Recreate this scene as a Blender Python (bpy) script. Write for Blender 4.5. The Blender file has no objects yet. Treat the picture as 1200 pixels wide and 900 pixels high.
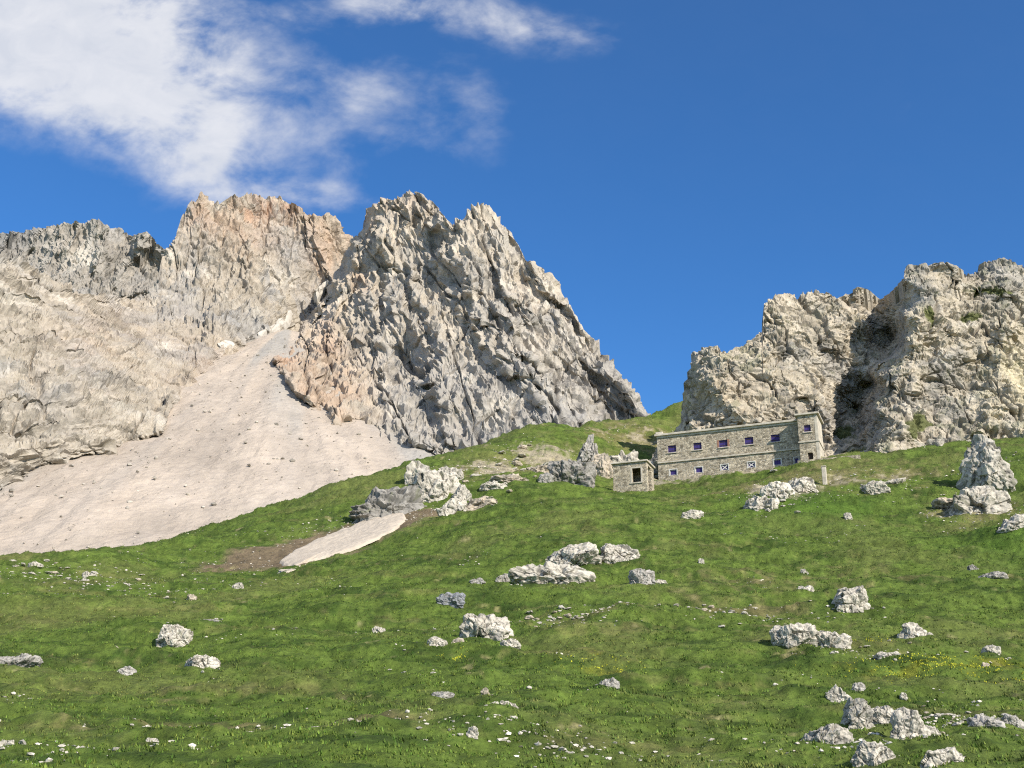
import bpy, bmesh, math, random
import numpy as np
from mathutils import Vector
random.seed(7)
RNG = np.random.default_rng(11)
SC = bpy.context.scene
COL = SC.collection

# ------------------------------------------------------------------ camera
F, PITCH = 1450.0, math.radians(19.5)        # focal length in photo pixels (1200 wide)
SP, CP = math.sin(PITCH), math.cos(PITCH)

def ray(px, py):
    u = (np.asarray(px, float) - 600) / F
    v = (450 - np.asarray(py, float)) / F
    return u, CP - v * SP, SP + v * CP       # x, y, z components

def at(px, py, D):                           # world point seen at a pixel, D metres ahead
    x, y, z = ray(px, py)
    s = np.asarray(D, float) / y
    return np.stack([x * s, y * s, z * s], -1)

def proj(p):
    p = np.asarray(p, float)
    d = p[..., 1] * CP + p[..., 2] * SP
    up = -p[..., 1] * SP + p[..., 2] * CP
    return 600 + F * p[..., 0] / d, 450 - F * up / d, d

cam = bpy.data.cameras.new('camera')
cam.sensor_width = 36.0
cam.lens = 36.0 * F / 1200.0
cam.clip_start, cam.clip_end = 0.5, 20000
cam_o = bpy.data.objects.new('camera', cam)
cam_o.rotation_euler = (math.pi / 2 + PITCH, 0, 0)
COL.objects.link(cam_o)
SC.camera = cam_o

# ------------------------------------------------------------------ light
SUN = np.array([0.557, -0.639, 0.530]); SUN /= np.linalg.norm(SUN)
SUN_EL = math.asin(SUN[2])
L = bpy.data.lights.new('sun', 'SUN')
L.energy = 5.0; L.angle = math.radians(0.53); L.color = (1.0, 0.93, 0.82)
lo = bpy.data.objects.new('sun', L)
lo.rotation_euler = Vector(SUN).to_track_quat('Z', 'Y').to_euler()
COL.objects.link(lo)

# ------------------------------------------------------------------ numpy noise
def hash3(i, j, k, seed):
    h = (i.astype(np.uint32) * np.uint32(374761393) + j.astype(np.uint32) * np.uint32(668265263)
         + k.astype(np.uint32) * np.uint32(2147483647 - 101) + np.uint32((seed * 974711 + 17) & 0xffffffff))
    h = (h ^ (h >> np.uint32(13))) * np.uint32(1274126177)
    h = (h ^ (h >> np.uint32(15))) * np.uint32(2246822519)
    return h ^ (h >> np.uint32(14))

_g = RNG.normal(size=(256, 3)); G = (_g / np.linalg.norm(_g, axis=1, keepdims=True)).astype(np.float32)

def perlin(p, seed=0):
    p = np.asarray(p, np.float32)
    i = np.floor(p).astype(np.int64); f = p - i
    w = f * f * f * (f * (f * 6 - 15) + 10)
    out = np.zeros(p.shape[:-1], np.float32)
    for a in (0, 1):
        wa = w[..., 0] if a else 1 - w[..., 0]
        for b in (0, 1):
            wb = w[..., 1] if b else 1 - w[..., 1]
            for c in (0, 1):
                wc = w[..., 2] if c else 1 - w[..., 2]
                g = G[hash3(i[..., 0] + a, i[..., 1] + b, i[..., 2] + c, seed) & np.uint32(255)]
                d = (f[..., 0] - a) * g[..., 0] + (f[..., 1] - b) * g[..., 1] + (f[..., 2] - c) * g[..., 2]
                out += d * wa * wb * wc
    return out * 1.6

def fbm(p, octv=4, seed=0, gain=0.5):
    s, a, o = 0, 1.0, np.asarray(p, np.float32)
    for k in range(octv):
        s = s + a * perlin(o, seed + k * 7); o = o * 2.03 + 3.7; a *= gain
    return s

def ridged(p, octv=4, seed=0, gain=0.55):
    s, a, o, w = 0, 1.0, np.asarray(p, np.float32), 1.0
    for k in range(octv):
        n = 1 - np.abs(perlin(o, seed + k * 13)) * 1.5
        n = np.clip(n, 0, 1) ** 2
        s = s + a * n * w; w = np.clip(n * 1.6, 0, 1); o = o * 2.07 + 5.1; a *= gain
    return s

def worley(p, seed=0):
    """nearest-cell distance, second distance, a random number and a tilted-plane value per cell"""
    p = np.asarray(p, np.float32)
    base = np.floor(p).astype(np.int64)
    sh = p.shape[:-1]
    d1 = np.full(sh, 9, np.float32); d2 = np.full(sh, 9, np.float32)
    best = np.zeros(sh, np.uint32); tilt = np.zeros(sh, np.float32)
    for a in (-1, 0, 1):
        for b in (-1, 0, 1):
            for c in (-1, 0, 1):
                ci, cj, ck = base[..., 0] + a, base[..., 1] + b, base[..., 2] + c
                h = hash3(ci, cj, ck, seed)
                vx = p[..., 0] - ci - (h & np.uint32(1023)).astype(np.float32) / 1023
                vy = p[..., 1] - cj - ((h >> np.uint32(10)) & np.uint32(1023)).astype(np.float32) / 1023
                vz = p[..., 2] - ck - ((h >> np.uint32(20)) & np.uint32(1023)).astype(np.float32) / 1023
                d = np.sqrt(vx * vx + vy * vy + vz * vz)
                near = d < d1
                d2 = np.where(near, d1, np.minimum(d2, d))
                d1 = np.where(near, d, d1)
                best = np.where(near, h, best)
                g = G[(h >> np.uint32(5)) & np.uint32(255)]
                tilt = np.where(near, vx * g[..., 0] + vy * g[..., 1] + vz * g[..., 2], tilt)
    rnd = ((best >> np.uint32(3)) & np.uint32(4095)).astype(np.float32) / 4095
    return d1, d2, rnd, tilt

def facet(p, seed=0, warp=0.35):
    p = np.asarray(p, np.float32)
    q = p + warp * np.stack([perlin(p * 1.3, seed + 1), perlin(p * 1.3, seed + 2), perlin(p * 1.3, seed + 3)], -1)
    d1, d2, r, t = worley(q, seed)
    e = d2 - d1
    return (r - 0.5) * 0.24 + t * 0.62 - 0.16 * (1 - smooth(0, .11, e)), e

def smooth(a, b, x):
    t = np.clip((x - a) / (b - a), 0, 1)
    return t * t * (3 - 2 * t)

def rbf(ctrl, kernel='r', lam=0.0):
    ctrl = list({(round(float(k[0]), 3), round(float(k[1]), 3)): k for k in ctrl}.values())
    c = np.array(ctrl, float); P = c[:, :2]; sc = P.std(); Pn = P / sc; n = len(c)
    def K(d):
        return d if kernel == 'r' else np.where(d > 1e-9, d * d * np.log(np.maximum(d, 1e-9)), 0)
    A = K(np.linalg.norm(Pn[:, None] - Pn[None], axis=-1)) + lam * np.eye(n)
    Q = np.c_[np.ones(n), Pn]
    M = np.block([[A, Q], [Q.T, np.zeros((3, 3))]])
    w = np.linalg.solve(M, np.r_[c[:, 2], 0, 0, 0])
    def f(x, y):
        x = np.asarray(x, float) / sc; y = np.asarray(y, float) / sc
        r = w[n] + w[n + 1] * x + w[n + 2] * y
        for k in range(n):
            r = r + w[k] * K(np.hypot(x - Pn[k, 0], y - Pn[k, 1]))
        return r
    return f

# ------------------------------------------------------------------ mesh helpers
def mesh_np(name, V, Fq, col=None, smooth_=False, attr2=None):
    V = np.asarray(V, np.float32).reshape(-1, 3); Fq = np.asarray(Fq, np.int32)
    k = Fq.shape[1]; n = len(Fq)
    me = bpy.data.meshes.new(name)
    me.vertices.add(len(V)); me.vertices.foreach_set('co', V.ravel())
    me.loops.add(n * k); me.loops.foreach_set('vertex_index', Fq.ravel())
    me.polygons.add(n)
    me.polygons.foreach_set('loop_start', np.arange(0, n * k, k, dtype=np.int32))
    me.polygons.foreach_set('use_smooth', np.full(n, smooth_, dtype=bool))
    me.update(calc_edges=True)
    if col is not None:
        a = me.color_attributes.new('Col', 'FLOAT_COLOR', 'POINT')
        c = np.ones((len(V), 4), np.float32); c[:, :3] = np.asarray(col, np.float32).reshape(-1, 3)
        a.data.foreach_set('color', c.ravel())
    me.validate()
    return me

def grid_faces(ny, nx):
    i = np.arange(ny * nx).reshape(ny, nx)
    return np.stack([i[:-1, :-1], i[:-1, 1:], i[1:, 1:], i[1:, :-1]], -1).reshape(-1, 4)

def link(name, me, mat=None, parent=None, loc=None, rot=None):
    o = bpy.data.objects.new(name, me)
    COL.objects.link(o)
    if mat and me is not None and not me.materials: me.materials.append(mat)
    if parent is not None: o.parent = parent
    if loc is not None: o.location = loc
    if rot is not None: o.rotation_euler = rot
    return o

def tag(o, label=None, cat=None, group=None, kind=None):
    if label: o['label'] = label
    if cat: o['category'] = cat
    if group: o['group'] = group
    if kind or cat: o['kind'] = kind or 'thing'
    return o

# ------------------------------------------------------------------ materials
def new_mat(name):
    m = bpy.data.materials.new(name); m.use_nodes = True
    nt = m.node_tree; b = nt.nodes['Principled BSDF']
    b.inputs['Roughness'].default_value = 0.92
    b.inputs['Specular IOR Level'].default_value = 0.15
    return m, nt, b

def N(nt, t, **kw):
    n = nt.nodes.new(t)
    for k, v in kw.items():
        if k.startswith('_'): setattr(n, k[1:], v)
        else: n.inputs[k.replace('__', ' ')].default_value = v
    return n

def noise_node(nt, vec, scale, detail=6, rough=0.6):
    n = N(nt, 'ShaderNodeTexNoise', Scale=scale, Detail=detail, Roughness=rough)
    nt.links.new(vec, n.inputs['Vector']); return n.outputs['Fac']

def ramp(nt, fac, stops):
    r = nt.nodes.new('ShaderNodeValToRGB'); cr = r.color_ramp
    while len(cr.elements) < len(stops): cr.elements.new(0.5)
    for e, (p, c) in zip(cr.elements, stops):
        e.position = p; e.color = (*c, 1) if len(c) == 3 else c
    nt.links.new(fac, r.inputs['Fac']); return r.outputs['Color']

def mix(nt, a, b, fac, mode='MULTIPLY'):
    m = nt.nodes.new('ShaderNodeMix'); m.data_type = 'RGBA'; m.blend_type = mode
    for sock, val in ((m.inputs['Factor'], fac), (m.inputs['A'], a), (m.inputs['B'], b)):
        if hasattr(val, 'is_linked'): nt.links.new(val, sock)
        else: sock.default_value = val if isinstance(val, (int, float)) else (*val, 1)
    return m.outputs['Result']

def attr_mat(name, s1, s2, bump_scale, bump_dist, lo=0.62, hi=1.3, strength=0.8, tint=(0.9, 0.96, 1.05)):
    """colour from the mesh's own colour map, painted shade included, speckled by two scales of noise, with a fine bump"""
    m, nt, b = new_mat(name)
    at_ = nt.nodes.new('ShaderNodeAttribute'); at_.attribute_name = 'Col'
    tc = nt.nodes.new('ShaderNodeTexCoord'); v = tc.outputs['Object']
    a = ramp(nt, noise_node(nt, v, s1, 8, 0.65), [(0.3, (lo,) * 3), (0.7, (hi,) * 3)])
    c = ramp(nt, noise_node(nt, v, s2, 5, 0.7), [(0.35, (lo * 1.1,) * 3), (0.65, tuple(hi * 0.95 * t for t in tint))])
    k = mix(nt, at_.outputs['Color'], a, 1.0); k = mix(nt, k, c, 0.8)
    nt.links.new(k, b.inputs['Base Color'])
    bp = N(nt, 'ShaderNodeBump', Strength=strength, Distance=bump_dist)
    nt.links.new(noise_node(nt, v, bump_scale, 8, 0.7), bp.inputs['Height'])
    nt.links.new(bp.outputs['Normal'], b.inputs['Normal'])
    return m

MAT = {}
MAT['mountain'] = attr_mat('mountain_rock', 0.06, 0.5, 0.35, 0.9, .78, 1.18, .7, (1, 1, .98))
MAT['scree'] = attr_mat('scree_rubble', 0.05, 0.9, 0.8, 0.9, 0.86, 1.12, 0.7, (1, 1, 1))
MAT['cliff'] = attr_mat('cliff_limestone', 0.25, 2.2, 1.6, 0.22, .72, 1.22, .8, (1, 1, .98))
MAT['rock'] = attr_mat('boulder_limestone', 0.9, 6.0, 4.0, 0.05, 0.74, 1.2, .8, (1, 1, .98))
MAT['meadow'] = attr_mat('meadow_turf', 0.5, 3.0, 2.2, 0.35, 0.62, 1.38, 0.9, (1.0, 1.0, 0.9))
MAT['grass'] = attr_mat('grass_blades', 0.6, 3.0, 5.0, 0.01, 0.75, 1.25, 0.0, (1.0, 1.0, 0.9))
MAT['snow'] = attr_mat('old_snow', 0.8, 3.0, 2.5, 0.15, 0.88, 1.08, 0.7, (1, 1, 1))

def flat_mat(name, c, rough=0.8, var=0.25, scale=3.0):
    m, nt, b = new_mat(name); b.inputs['Roughness'].default_value = rough
    tc = nt.nodes.new('ShaderNodeTexCoord')
    f = noise_node(nt, tc.outputs['Object'], scale, 6, 0.65)
    nt.links.new(ramp(nt, f, [(0.3, tuple(x * (1 - var) for x in c)), (0.7, tuple(min(1, x * (1 + var)) for x in c))]), b.inputs['Base Color'])
    return m

MAT['concrete'] = flat_mat('weathered_concrete', (0.52, 0.465, 0.375), 0.9, 0.3, 1.5)
MAT['shutter'] = flat_mat('violet_shutter_paint', (0.058, 0.042, 0.17), 0.6, 0.2, 4)
MAT['white_paint'] = flat_mat('white_window_paint', (0.62, 0.6, 0.56), 0.6, 0.12, 5)
MAT['dark_wood'] = flat_mat('dark_timber', (0.05, 0.035, 0.03), 0.8, 0.3, 6)
MAT['brick'] = flat_mat('reddish_brick', (0.30, 0.16, 0.11), 0.9, 0.25, 6)
MAT['soil'] = flat_mat('dark_interior', (0.06, 0.05, 0.045), 0.95, 0.3, 3)

def masonry(name):
    m, nt, b = new_mat(name)
    tc = nt.nodes.new('ShaderNodeTexCoord')
    mp = N(nt, 'ShaderNodeMapping', Scale=(2.3, 2.3, 3.6)); nt.links.new(tc.outputs['Object'], mp.inputs['Vector'])
    nz = N(nt, 'ShaderNodeTexNoise', Scale=1.4, Detail=3); nt.links.new(mp.outputs['Vector'], nz.inputs['Vector'])
    wv = mix(nt, mp.outputs['Vector'], nz.outputs['Color'], 0.22, 'LINEAR_LIGHT')
    vo = N(nt, 'ShaderNodeTexVoronoi', Scale=1.0, Randomness=0.9); nt.links.new(wv, vo.inputs['Vector'])
    ve = N(nt, 'ShaderNodeTexVoronoi', Scale=1.0, Randomness=0.9, _feature='DISTANCE_TO_EDGE'); nt.links.new(wv, ve.inputs['Vector'])
    sep = nt.nodes.new('ShaderNodeSeparateColor'); nt.links.new(vo.outputs['Color'], sep.inputs['Color'])
    stone = ramp(nt, sep.outputs['Red'], [(0.0, (0.21, 0.178, 0.13)), (0.35, (0.41, 0.352, 0.265)), (0.7, (0.55, 0.475, 0.36)), (1.0, (0.68, 0.595, 0.465))])
    sp = ramp(nt, noise_node(nt, tc.outputs['Object'], 5.0, 6, 0.7), [(0.3, (0.7,) * 3), (0.7, (1.2,) * 3)])
    stone = mix(nt, stone, sp, 1.0)
    stain = ramp(nt, noise_node(nt, tc.outputs['Object'], 0.35, 4, 0.6), [(0.35, (0.75, 0.74, 0.72)), (0.65, (1.1, 1.08, 1.02))])
    stone = mix(nt, stone, stain, 1.0)
    joint = ramp(nt, ve.outputs['Distance'], [(0.02, (0, 0, 0)), (0.09, (1, 1, 1))])
    c = mix(nt, (0.46, 0.41, 0.33), stone, joint, 'MIX')
    nt.links.new(c, b.inputs['Base Color'])
    bp = N(nt, 'ShaderNodeBump', Strength=0.9, Distance=0.10)
    h = mix(nt, joint, noise_node(nt, tc.outputs['Object'], 7.0, 5), 0.4, 'MIX')
    nt.links.new(h, bp.inputs['Height']); nt.links.new(bp.outputs['Normal'], b.inputs['Normal'])
    return m
MAT['masonry'] = masonry('rubble_masonry')

# ------------------------------------------------------------------ sky
W = bpy.data.worlds.new('World'); SC.world = W; W.use_nodes = True
nt = W.node_tree; nt.nodes.clear()
out = nt.nodes.new('ShaderNodeOutputWorld')
sky = nt.nodes.new('ShaderNodeTexSky'); sky.sky_type = 'NISHITA'; sky.sun_disc = False
sky.sun_elevation = SUN_EL
sky.sun_rotation = math.atan2(SUN[0], SUN[1])
sky.altitude = 2400; sky.air_density = 1.0; sky.dust_density = 0.0; sky.ozone_density = 2.6
bg = N(nt, 'ShaderNodeBackground', Strength=0.15)
hs = N(nt, 'ShaderNodeHueSaturation', Saturation=1.29, Value=1.0, Hue=0.504)
nt.links.new(sky.outputs['Color'], hs.inputs['Color'])
nt.links.new(hs.outputs['Color'], bg.inputs['Color'])
# clouds: a thin layer whose cover is mapped on the sky by direction (x/y, z/y on a wall due north)
tc = nt.nodes.new('ShaderNodeTexCoord'); sx = nt.nodes.new('ShaderNodeSeparateXYZ'); nt.links.new(tc.outputs['Generated'], sx.inputs['Vector'])
def M(op, a, b=None, c=None, clamp=False):
    n = nt.nodes.new('ShaderNodeMath'); n.operation = op; n.use_clamp = clamp
    for i, v in enumerate((a, b, c)):
        if v is None: continue
        if hasattr(v, 'is_linked'): nt.links.new(v, n.inputs[i])
        else: n.inputs[i].default_value = v
    return n.outputs[0]
ysafe = M('MAXIMUM', sx.outputs['Y'], 0.05)
PX, PZ = M('DIVIDE', sx.outputs['X'], ysafe), M('DIVIDE', sx.outputs['Z'], ysafe)
cv = nt.nodes.new('ShaderNodeCombineXYZ'); nt.links.new(PX, cv.inputs['X']); nt.links.new(PZ, cv.inputs['Y'])
mpn = N(nt, 'ShaderNodeMapping', Scale=(1.0, 1.35, 1.0), Rotation=(0, 0, 0.45), Location=(3.1, 1.7, 0)); nt.links.new(cv.outputs['Vector'], mpn.inputs['Vector'])
cn = N(nt, 'ShaderNodeTexNoise', Scale=11.0, Detail=10, Roughness=0.57, Distortion=0.15); nt.links.new(mpn.outputs['Vector'], cn.inputs['Vector'])
cn2 = N(nt, 'ShaderNodeTexNoise', Scale=20.0, Detail=6, Roughness=0.6, Distortion=0.6); nt.links.new(mpn.outputs['Vector'], cn2.inputs['Vector'])
def blob(px, py, rx, ry, w, rot=0.0):
    d = at(px, py, 1.0); cx, cz = float(d[0]), float(d[2]); k = 1 / (F * 0.90)
    dx, dz = M('SUBTRACT', PX, cx), M('SUBTRACT', PZ, cz)
    c_, s_ = math.cos(rot), math.sin(rot)
    ax = M('ADD', M('MULTIPLY', dx, c_), M('MULTIPLY', dz, s_))
    az = M('SUBTRACT', M('MULTIPLY', dz, c_), M('MULTIPLY', dx, s_))
    r2 = M('ADD', M('POWER', M('ABSOLUTE', M('DIVIDE', ax, rx * k)), 2.0), M('POWER', M('ABSOLUTE', M('DIVIDE', az, ry * k)), 2.0))
    return M('MULTIPLY', M('EXPONENT', M('MULTIPLY', r2, -1.0)), w)
f_ = None
for b_ in [(70, 45, 220, 105, 1.25, 0.0), (140, 110, 120, 75, .6, -.5), (235, 190, 70, 100, .36, .1), (345, 232, 110, 28, .33, -.15),
           (350, 130, 140, 90, .22, .3), (470, 95, 95, 45, .22, .35), (600, 25, 150, 40, .50, -.25), (450, 12, 95, 34, .42, 0), (560, 130, 60, 60, .26, 0),
           (440, 190, 130, 60, .24, .2), (1060, 120, 60, 200, .10, -.35)]:
    e = blob(*b_); f_ = e if f_ is None else M('ADD', f_, e)
nn = M('ADD', M('MULTIPLY', M('SUBTRACT', cn.outputs['Fac'], 0.5), 2.3), M('MULTIPLY', M('SUBTRACT', cn2.outputs['Fac'], 0.5), 0.35))
dens = M('ADD', f_, M('MULTIPLY', nn, M('ADD', M('MULTIPLY', M('MINIMUM', f_, 0.75), 1.55), 0.10)))
mr = N(nt, 'ShaderNodeMapRange', _interpolation_type='SMOOTHSTEP'); mr.inputs['From Min'].default_value = 0.15; mr.inputs['From Max'].default_value = 1.0
nt.links.new(dens, mr.inputs['Value'])
cbg = N(nt, 'ShaderNodeBackground', Strength=0.72); nt.links.new(ramp(nt, cn2.outputs['Fac'], [(.3, (.80, .83, .90)), (.65, (.93, .94, .98))]), cbg.inputs['Color'])
ms = nt.nodes.new('ShaderNodeMixShader')
nt.links.new(M('ADD', M('MULTIPLY', mr.outputs['Result'], 0.88), M('MULTIPLY', PZ, 0.035)), ms.inputs['Fac'])
nt.links.new(bg.outputs[0], ms.inputs[1]); nt.links.new(cbg.outputs[0], ms.inputs[2]); nt.links.new(ms.outputs[0], out.inputs['Surface'])

SC.view_settings.view_transform = 'Standard'; SC.view_settings.look = 'None'
SC.view_settings.gamma = 1.0; SC.view_settings.use_curve_mapping = False
SC.view_settings.exposure = 0.35
SC.render.engine = 'CYCLES'
SC.cycles.use_denoising = False
SC.cycles.pixel_filter_type = 'BLACKMAN_HARRIS'; SC.cycles.filter_width = 1.15
SC.cycles.max_bounces = 4; SC.cycles.diffuse_bounces = 2

# ------------------------------------------------------------------ scree fan (a cone of rubble)
APEX = at(332, 388, 760.0); SLOPE = 0.60
def scree_z(x, y):
    r = np.hypot((x - APEX[0]) * 1.0, y - APEX[1])
    return APEX[2] + 6 - SLOPE * np.sqrt(r * r + 100)
def scree_D(px, py):
    rx, ry, rz = ray(px, py); rx, rz = rx / ry, rz / ry
    D = np.arange(300, 800, 1.0)
    h = rz * D - scree_z(rx * D, D)
    k = np.argmax(h < 0)
    return float(D[k]) if (h < 0).any() else 700.0

xs = np.linspace(-460, 260, 520); ys = np.linspace(230, 800, 520)
X, Y = np.meshgrid(xs, ys)
Z = scree_z(X, Y)
P = np.stack([X, Y, Z], -1)
ang = np.arctan2(X - APEX[0], APEX[1] + 40 - Y); rr = np.hypot(X - APEX[0], Y - APEX[1])
rill = fbm(np.stack([ang * 14, rr * 0.006, 0 * rr], -1), 4, 5)
Z = Z - np.clip((np.interp(Y, [380, 423, 470, 500, 550, 606, 665, 760], [-420, -192, -167, -152, -162, -165, -160, -142]) - X - 5) * 1.2, 0, 150)
Z2 = Z + rill * np.clip(rr * 0.008, 0, 2.2) + 0.9 * fbm(P * 0.05, 3, 9) + 0.5 * fbm(P * 0.3, 2, 19)
c0 = np.array([0.425, 0.36, 0.295]); 
cc = c0 * (1 + 0.10 * rill + 0.10 * fbm(P * 0.02, 3, 21))[..., None]
cc = cc * (1 + 0.05 * fbm(np.stack([ang * 30, rr * .004, 0 * rr], -1), 3, 25)[..., None] * np.array([1.3, 1, .6]))
gy = smooth(0.1, 0.5, fbm(np.stack([ang * 6, rr * .003, 0 * rr], -1), 3, 33) + smooth(0.0, 0.5, ang) * .35)[..., None]
cc = cc * (1 - gy) + gy * np.array([0.345, 0.32, 0.285])
tag(link('scree_slope', mesh_np('scree_slope', np.stack([X, Y, Z2], -1), grid_faces(520, 520), cc), MAT['scree']),
    'pale pinkish scree fan pouring out of the gully between the peaks', kind='structure')

# ------------------------------------------------------------------ rock sheets (mountain faces, cliff)
def box_blur(a, k):
    for ax in (0, 1):
        pad = [(0, 0)] * a.ndim; pad[ax] = (k, k)
        b = np.cumsum(np.pad(a, pad, mode='edge'), axis=ax)
        z = np.zeros_like(np.take(b, [0], axis=ax)); b = np.concatenate([z, b], axis=ax)
        n = a.shape[ax]
        a = (np.take(b, range(2 * k + 1, 2 * k + 1 + n), axis=ax) - np.take(b, range(0, n), axis=ax)) / (2 * k + 1)
    return a

def normals(P):
    du = np.gradient(P, axis=1); dv = np.gradient(P, axis=0)
    n = np.cross(du, dv); n /= np.linalg.norm(n, axis=-1, keepdims=True) + 1e-9
    return n

SHEETS = []
def sheet_D(i, qx, qy):
    px, PYg, Dy = SHEETS[i]; o = np.empty(np.shape(qx))
    for k in np.ndindex(np.shape(qx)):
        c = int(np.clip(np.searchsorted(px, qx[k]), 0, len(px) - 1)); o[k] = np.interp(-qy[k], -PYg[:, c], Dy[:, c])
    return o

def rock_sheet(x0, x1, nx, ny, top, bottom, Dfun, coarse, fine, colour, back=120.0, tpow=1.0):
    px = np.linspace(x0, x1, nx)
    T = np.array(top, float); B = np.array(bottom, float)
    yt = np.interp(px, T[:, 0], T[:, 1]); yb = np.interp(px, B[:, 0], B[:, 1])
    t = np.linspace(0, 1, ny) ** tpow
    PXg = np.repeat(px[None], ny, 0); ks = int(nx * 0.05) * 2 + 1
    low_ = np.max(np.stack([np.roll(np.pad(yt, ks, mode='edge'), k)[ks:-ks] for k in range(-(ks // 2), ks // 2 + 1)]), 0)
    ysm = np.convolve(np.pad(low_, ks // 2, mode='edge'), np.ones(ks) / ks, 'valid')
    w4 = (t ** 5)[:, None]
    PYg = yb[None] + ((ysm - yb)[None] * (1 - w4) + (yt - yb)[None] * w4) * t[:, None]
    D = Dfun(PXg, PYg)
    P0 = at(PXg, PYg, D)
    D = D - coarse(P0, PXg, PYg)
    P1 = at(PXg, PYg, D)
    n = normals(box_blur(P1, 4))
    Pb = box_blur(P1, 2); step = (x1 - x0) / nx * P1[..., 1] / F
    graze = np.maximum(np.linalg.norm(np.gradient(Pb, axis=0), axis=-1), np.linalg.norm(np.gradient(Pb, axis=1), axis=-1)) / step
    fade = box_blur(np.clip((4.5 / graze) ** 1.2, .25, 1), 3)
    P2 = P1 + n * (fine(P1, PXg, PYg) * fade)[..., None]
    C = colour(P2, PXg, PYg, n)
    # the back of the crest falls away behind
    K = 9; rows, cr = [], []
    h = P2[-1, :, :2] / np.linalg.norm(P2[-1, :, :2], axis=1, keepdims=True)
    for k in range(1, K + 1):
        s = back * (k / K) ** 1.6
        q = P2[-1].copy(); q[:, :2] += h * s; q[:, 2] -= s * 1.1
        q += (fbm(q * (6 / back), 3, 71) * s * 0.12)[:, None]
        rows.append(q); cr.append(C[-1])
    SHEETS.append((px, PYg, P2[..., 1]))
    V = np.concatenate([P2, np.array(rows)], 0); CC = np.concatenate([C, np.array(cr)], 0)
    return V, grid_faces(ny + K, nx), CC

LIGHT = np.array([0.42, 0.368, 0.30]); GREY = np.array([0.31, 0.295, 0.275]); DARK = np.array([0.17, 0.165, 0.16])
OCHRE = np.array([0.42, 0.31, 0.225]); PALE = np.array([0.55, 0.505, 0.435]); RUST = np.array([0.40, 0.235, 0.15])

def crack(q, w=.05, seed=0):
    return 1 - smooth(0, w, np.abs(perlin(q, seed) + .35 * perlin(np.asarray(q) * 2.7, seed + 1)))

def blend(C, col, w):
    return C * (1 - w[..., None]) + col * w[..., None]
def spot(px, py, cx, cy, rx, ry):
    return np.exp(-((px - cx) / rx) ** 2 - ((py - cy) / ry) ** 2)
def rotz_y(P, a):            # tilt coordinates in the x-z plane so that strata dip
    c, s = math.cos(a), math.sin(a)
    return np.stack([P[..., 0] * c - P[..., 2] * s, P[..., 1], P[..., 0] * s + P[..., 2] * c], -1)

# --- warm mountain: the wall on the near side and the ochre central peak
sb = [(-70, 602), (0, 578), (50, 548), (120, 530), (190, 505), (203, 470), (235, 440), (262, 402), (318, 382)]
c12 = [(a, b, scree_D(a, b)) for a, b in sb[:6]] + [(262, 402, 668), (318, 382, 742)] + [
    (-70, 302, 590), (0, 304, 600), (45, 320, 625), (130, 347, 700), (158, 352, 745), (188, 305, 790), (100, 430, 535), (40, 450, 490), (20, 380, 545), (90, 380, 595), (150, 400, 610), (175, 380, 690), (150, 495, 494), (170, 450, 566), (190, 400, 650), (222, 420, 628), (258, 380, 690), (120, 485, 490), (60, 520, 458),
    (235, 226, 850), (300, 228, 880), (345, 240, 890),
    (400, 268, 900), (445, 330, 900), (300, 320, 815), (250, 330, 775), (350, 330, 845), (375, 345, 860),
    (0, 680, 460), (-70, 680, 460), (150, 620, 500), (235, 540, 570), (330, 460, 740), (420, 500, 900), (460, 420, 930)]
D12 = rbf(c12)
top12 = [(-90, 296), (0, 304), (20, 302), (36, 306), (45, 320), (80, 336), (105, 346), (130, 346), (152, 352), (172, 345), (186, 322), (190, 301), (206, 277), (214, 250), (225, 235), (236, 225), (248, 232), (258, 238),
         (270, 231), (284, 232), (291, 225), (306, 232), (330, 232), (345, 240), (352, 248), (370, 253), (385, 249), (399, 262), (412, 280), (445, 330), (470, 360)]
bot12 = [(-90, 700), (0, 690), (150, 640), (235, 560), (330, 480), (470, 480)]
def bury(px, py, base, d=70.0):
    yb_ = np.interp(px, [a for a, b in base], [b for a, b in base])
    return smooth(-2, 26, py - yb_) * (d * (1 - .85 * smooth(215, 250, px) * (base is sb)))

def co12(P, px, py):
    left = smooth(230, 120, px)
    sx_ = P[..., 0] + .35 * (P[..., 2] - 250) + 8 * perlin(P / 40, 105)
    q = np.stack([sx_, 0 * sx_, P[..., 2] * .22], -1)
    r1 = (ridged(q / 90, 4, 101) - .7) * 13 + (ridged(q / 26, 3, 103) - .7) * 5
    s = rotz_y(P + 6 * np.stack([perlin(P / 45, 107), 0 * sx_, perlin(P / 45, 108)], -1), -0.55)
    st = (ridged(np.stack([s[..., 0] * .16, 0 * sx_, s[..., 2]], -1) / 17, 4, 111) - .6) * 3.2
    return -bury(px, py, sb) + r1 * (1 - .75 * left) + st * (0.25 + 0.9 * left)
def ck12(P):
    u = P[..., 0] * .5 + P[..., 2] * .85 + 5 * perlin(P / 30, 183); v = P[..., 0] + .25 * P[..., 2]
    return np.maximum(.8 * crack(np.stack([u / 16, 0 * u, v / 90], -1), .05, 185), crack(np.stack([v / 24, 0 * u + 5, P[..., 2] / 80], -1), .045, 187))
def fi12(P, px, py):
    left = smooth(240, 130, px)
    s = rotz_y(P, -0.5)
    def rel(q, k): return facet(q / 13, 121 + k)[0] * 4.4 + facet(q / 5.0, 131 + k)[0] * 1.9 + (ridged(q / 8, 3, 141 + k) - .7) * 3.0
    A_ = rel(s * np.array([.5, .4, 1.25]), 0); B_ = rel(np.stack([P[..., 0] * 1.2 + P[..., 2] * .35, P[..., 1] * .3, P[..., 2] * .42], -1), 3)
    return A_ * left + B_ * (1 - left) + fbm(P / 2.2, 2, 151) * .4 - 2.6 * ck12(P)
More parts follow.
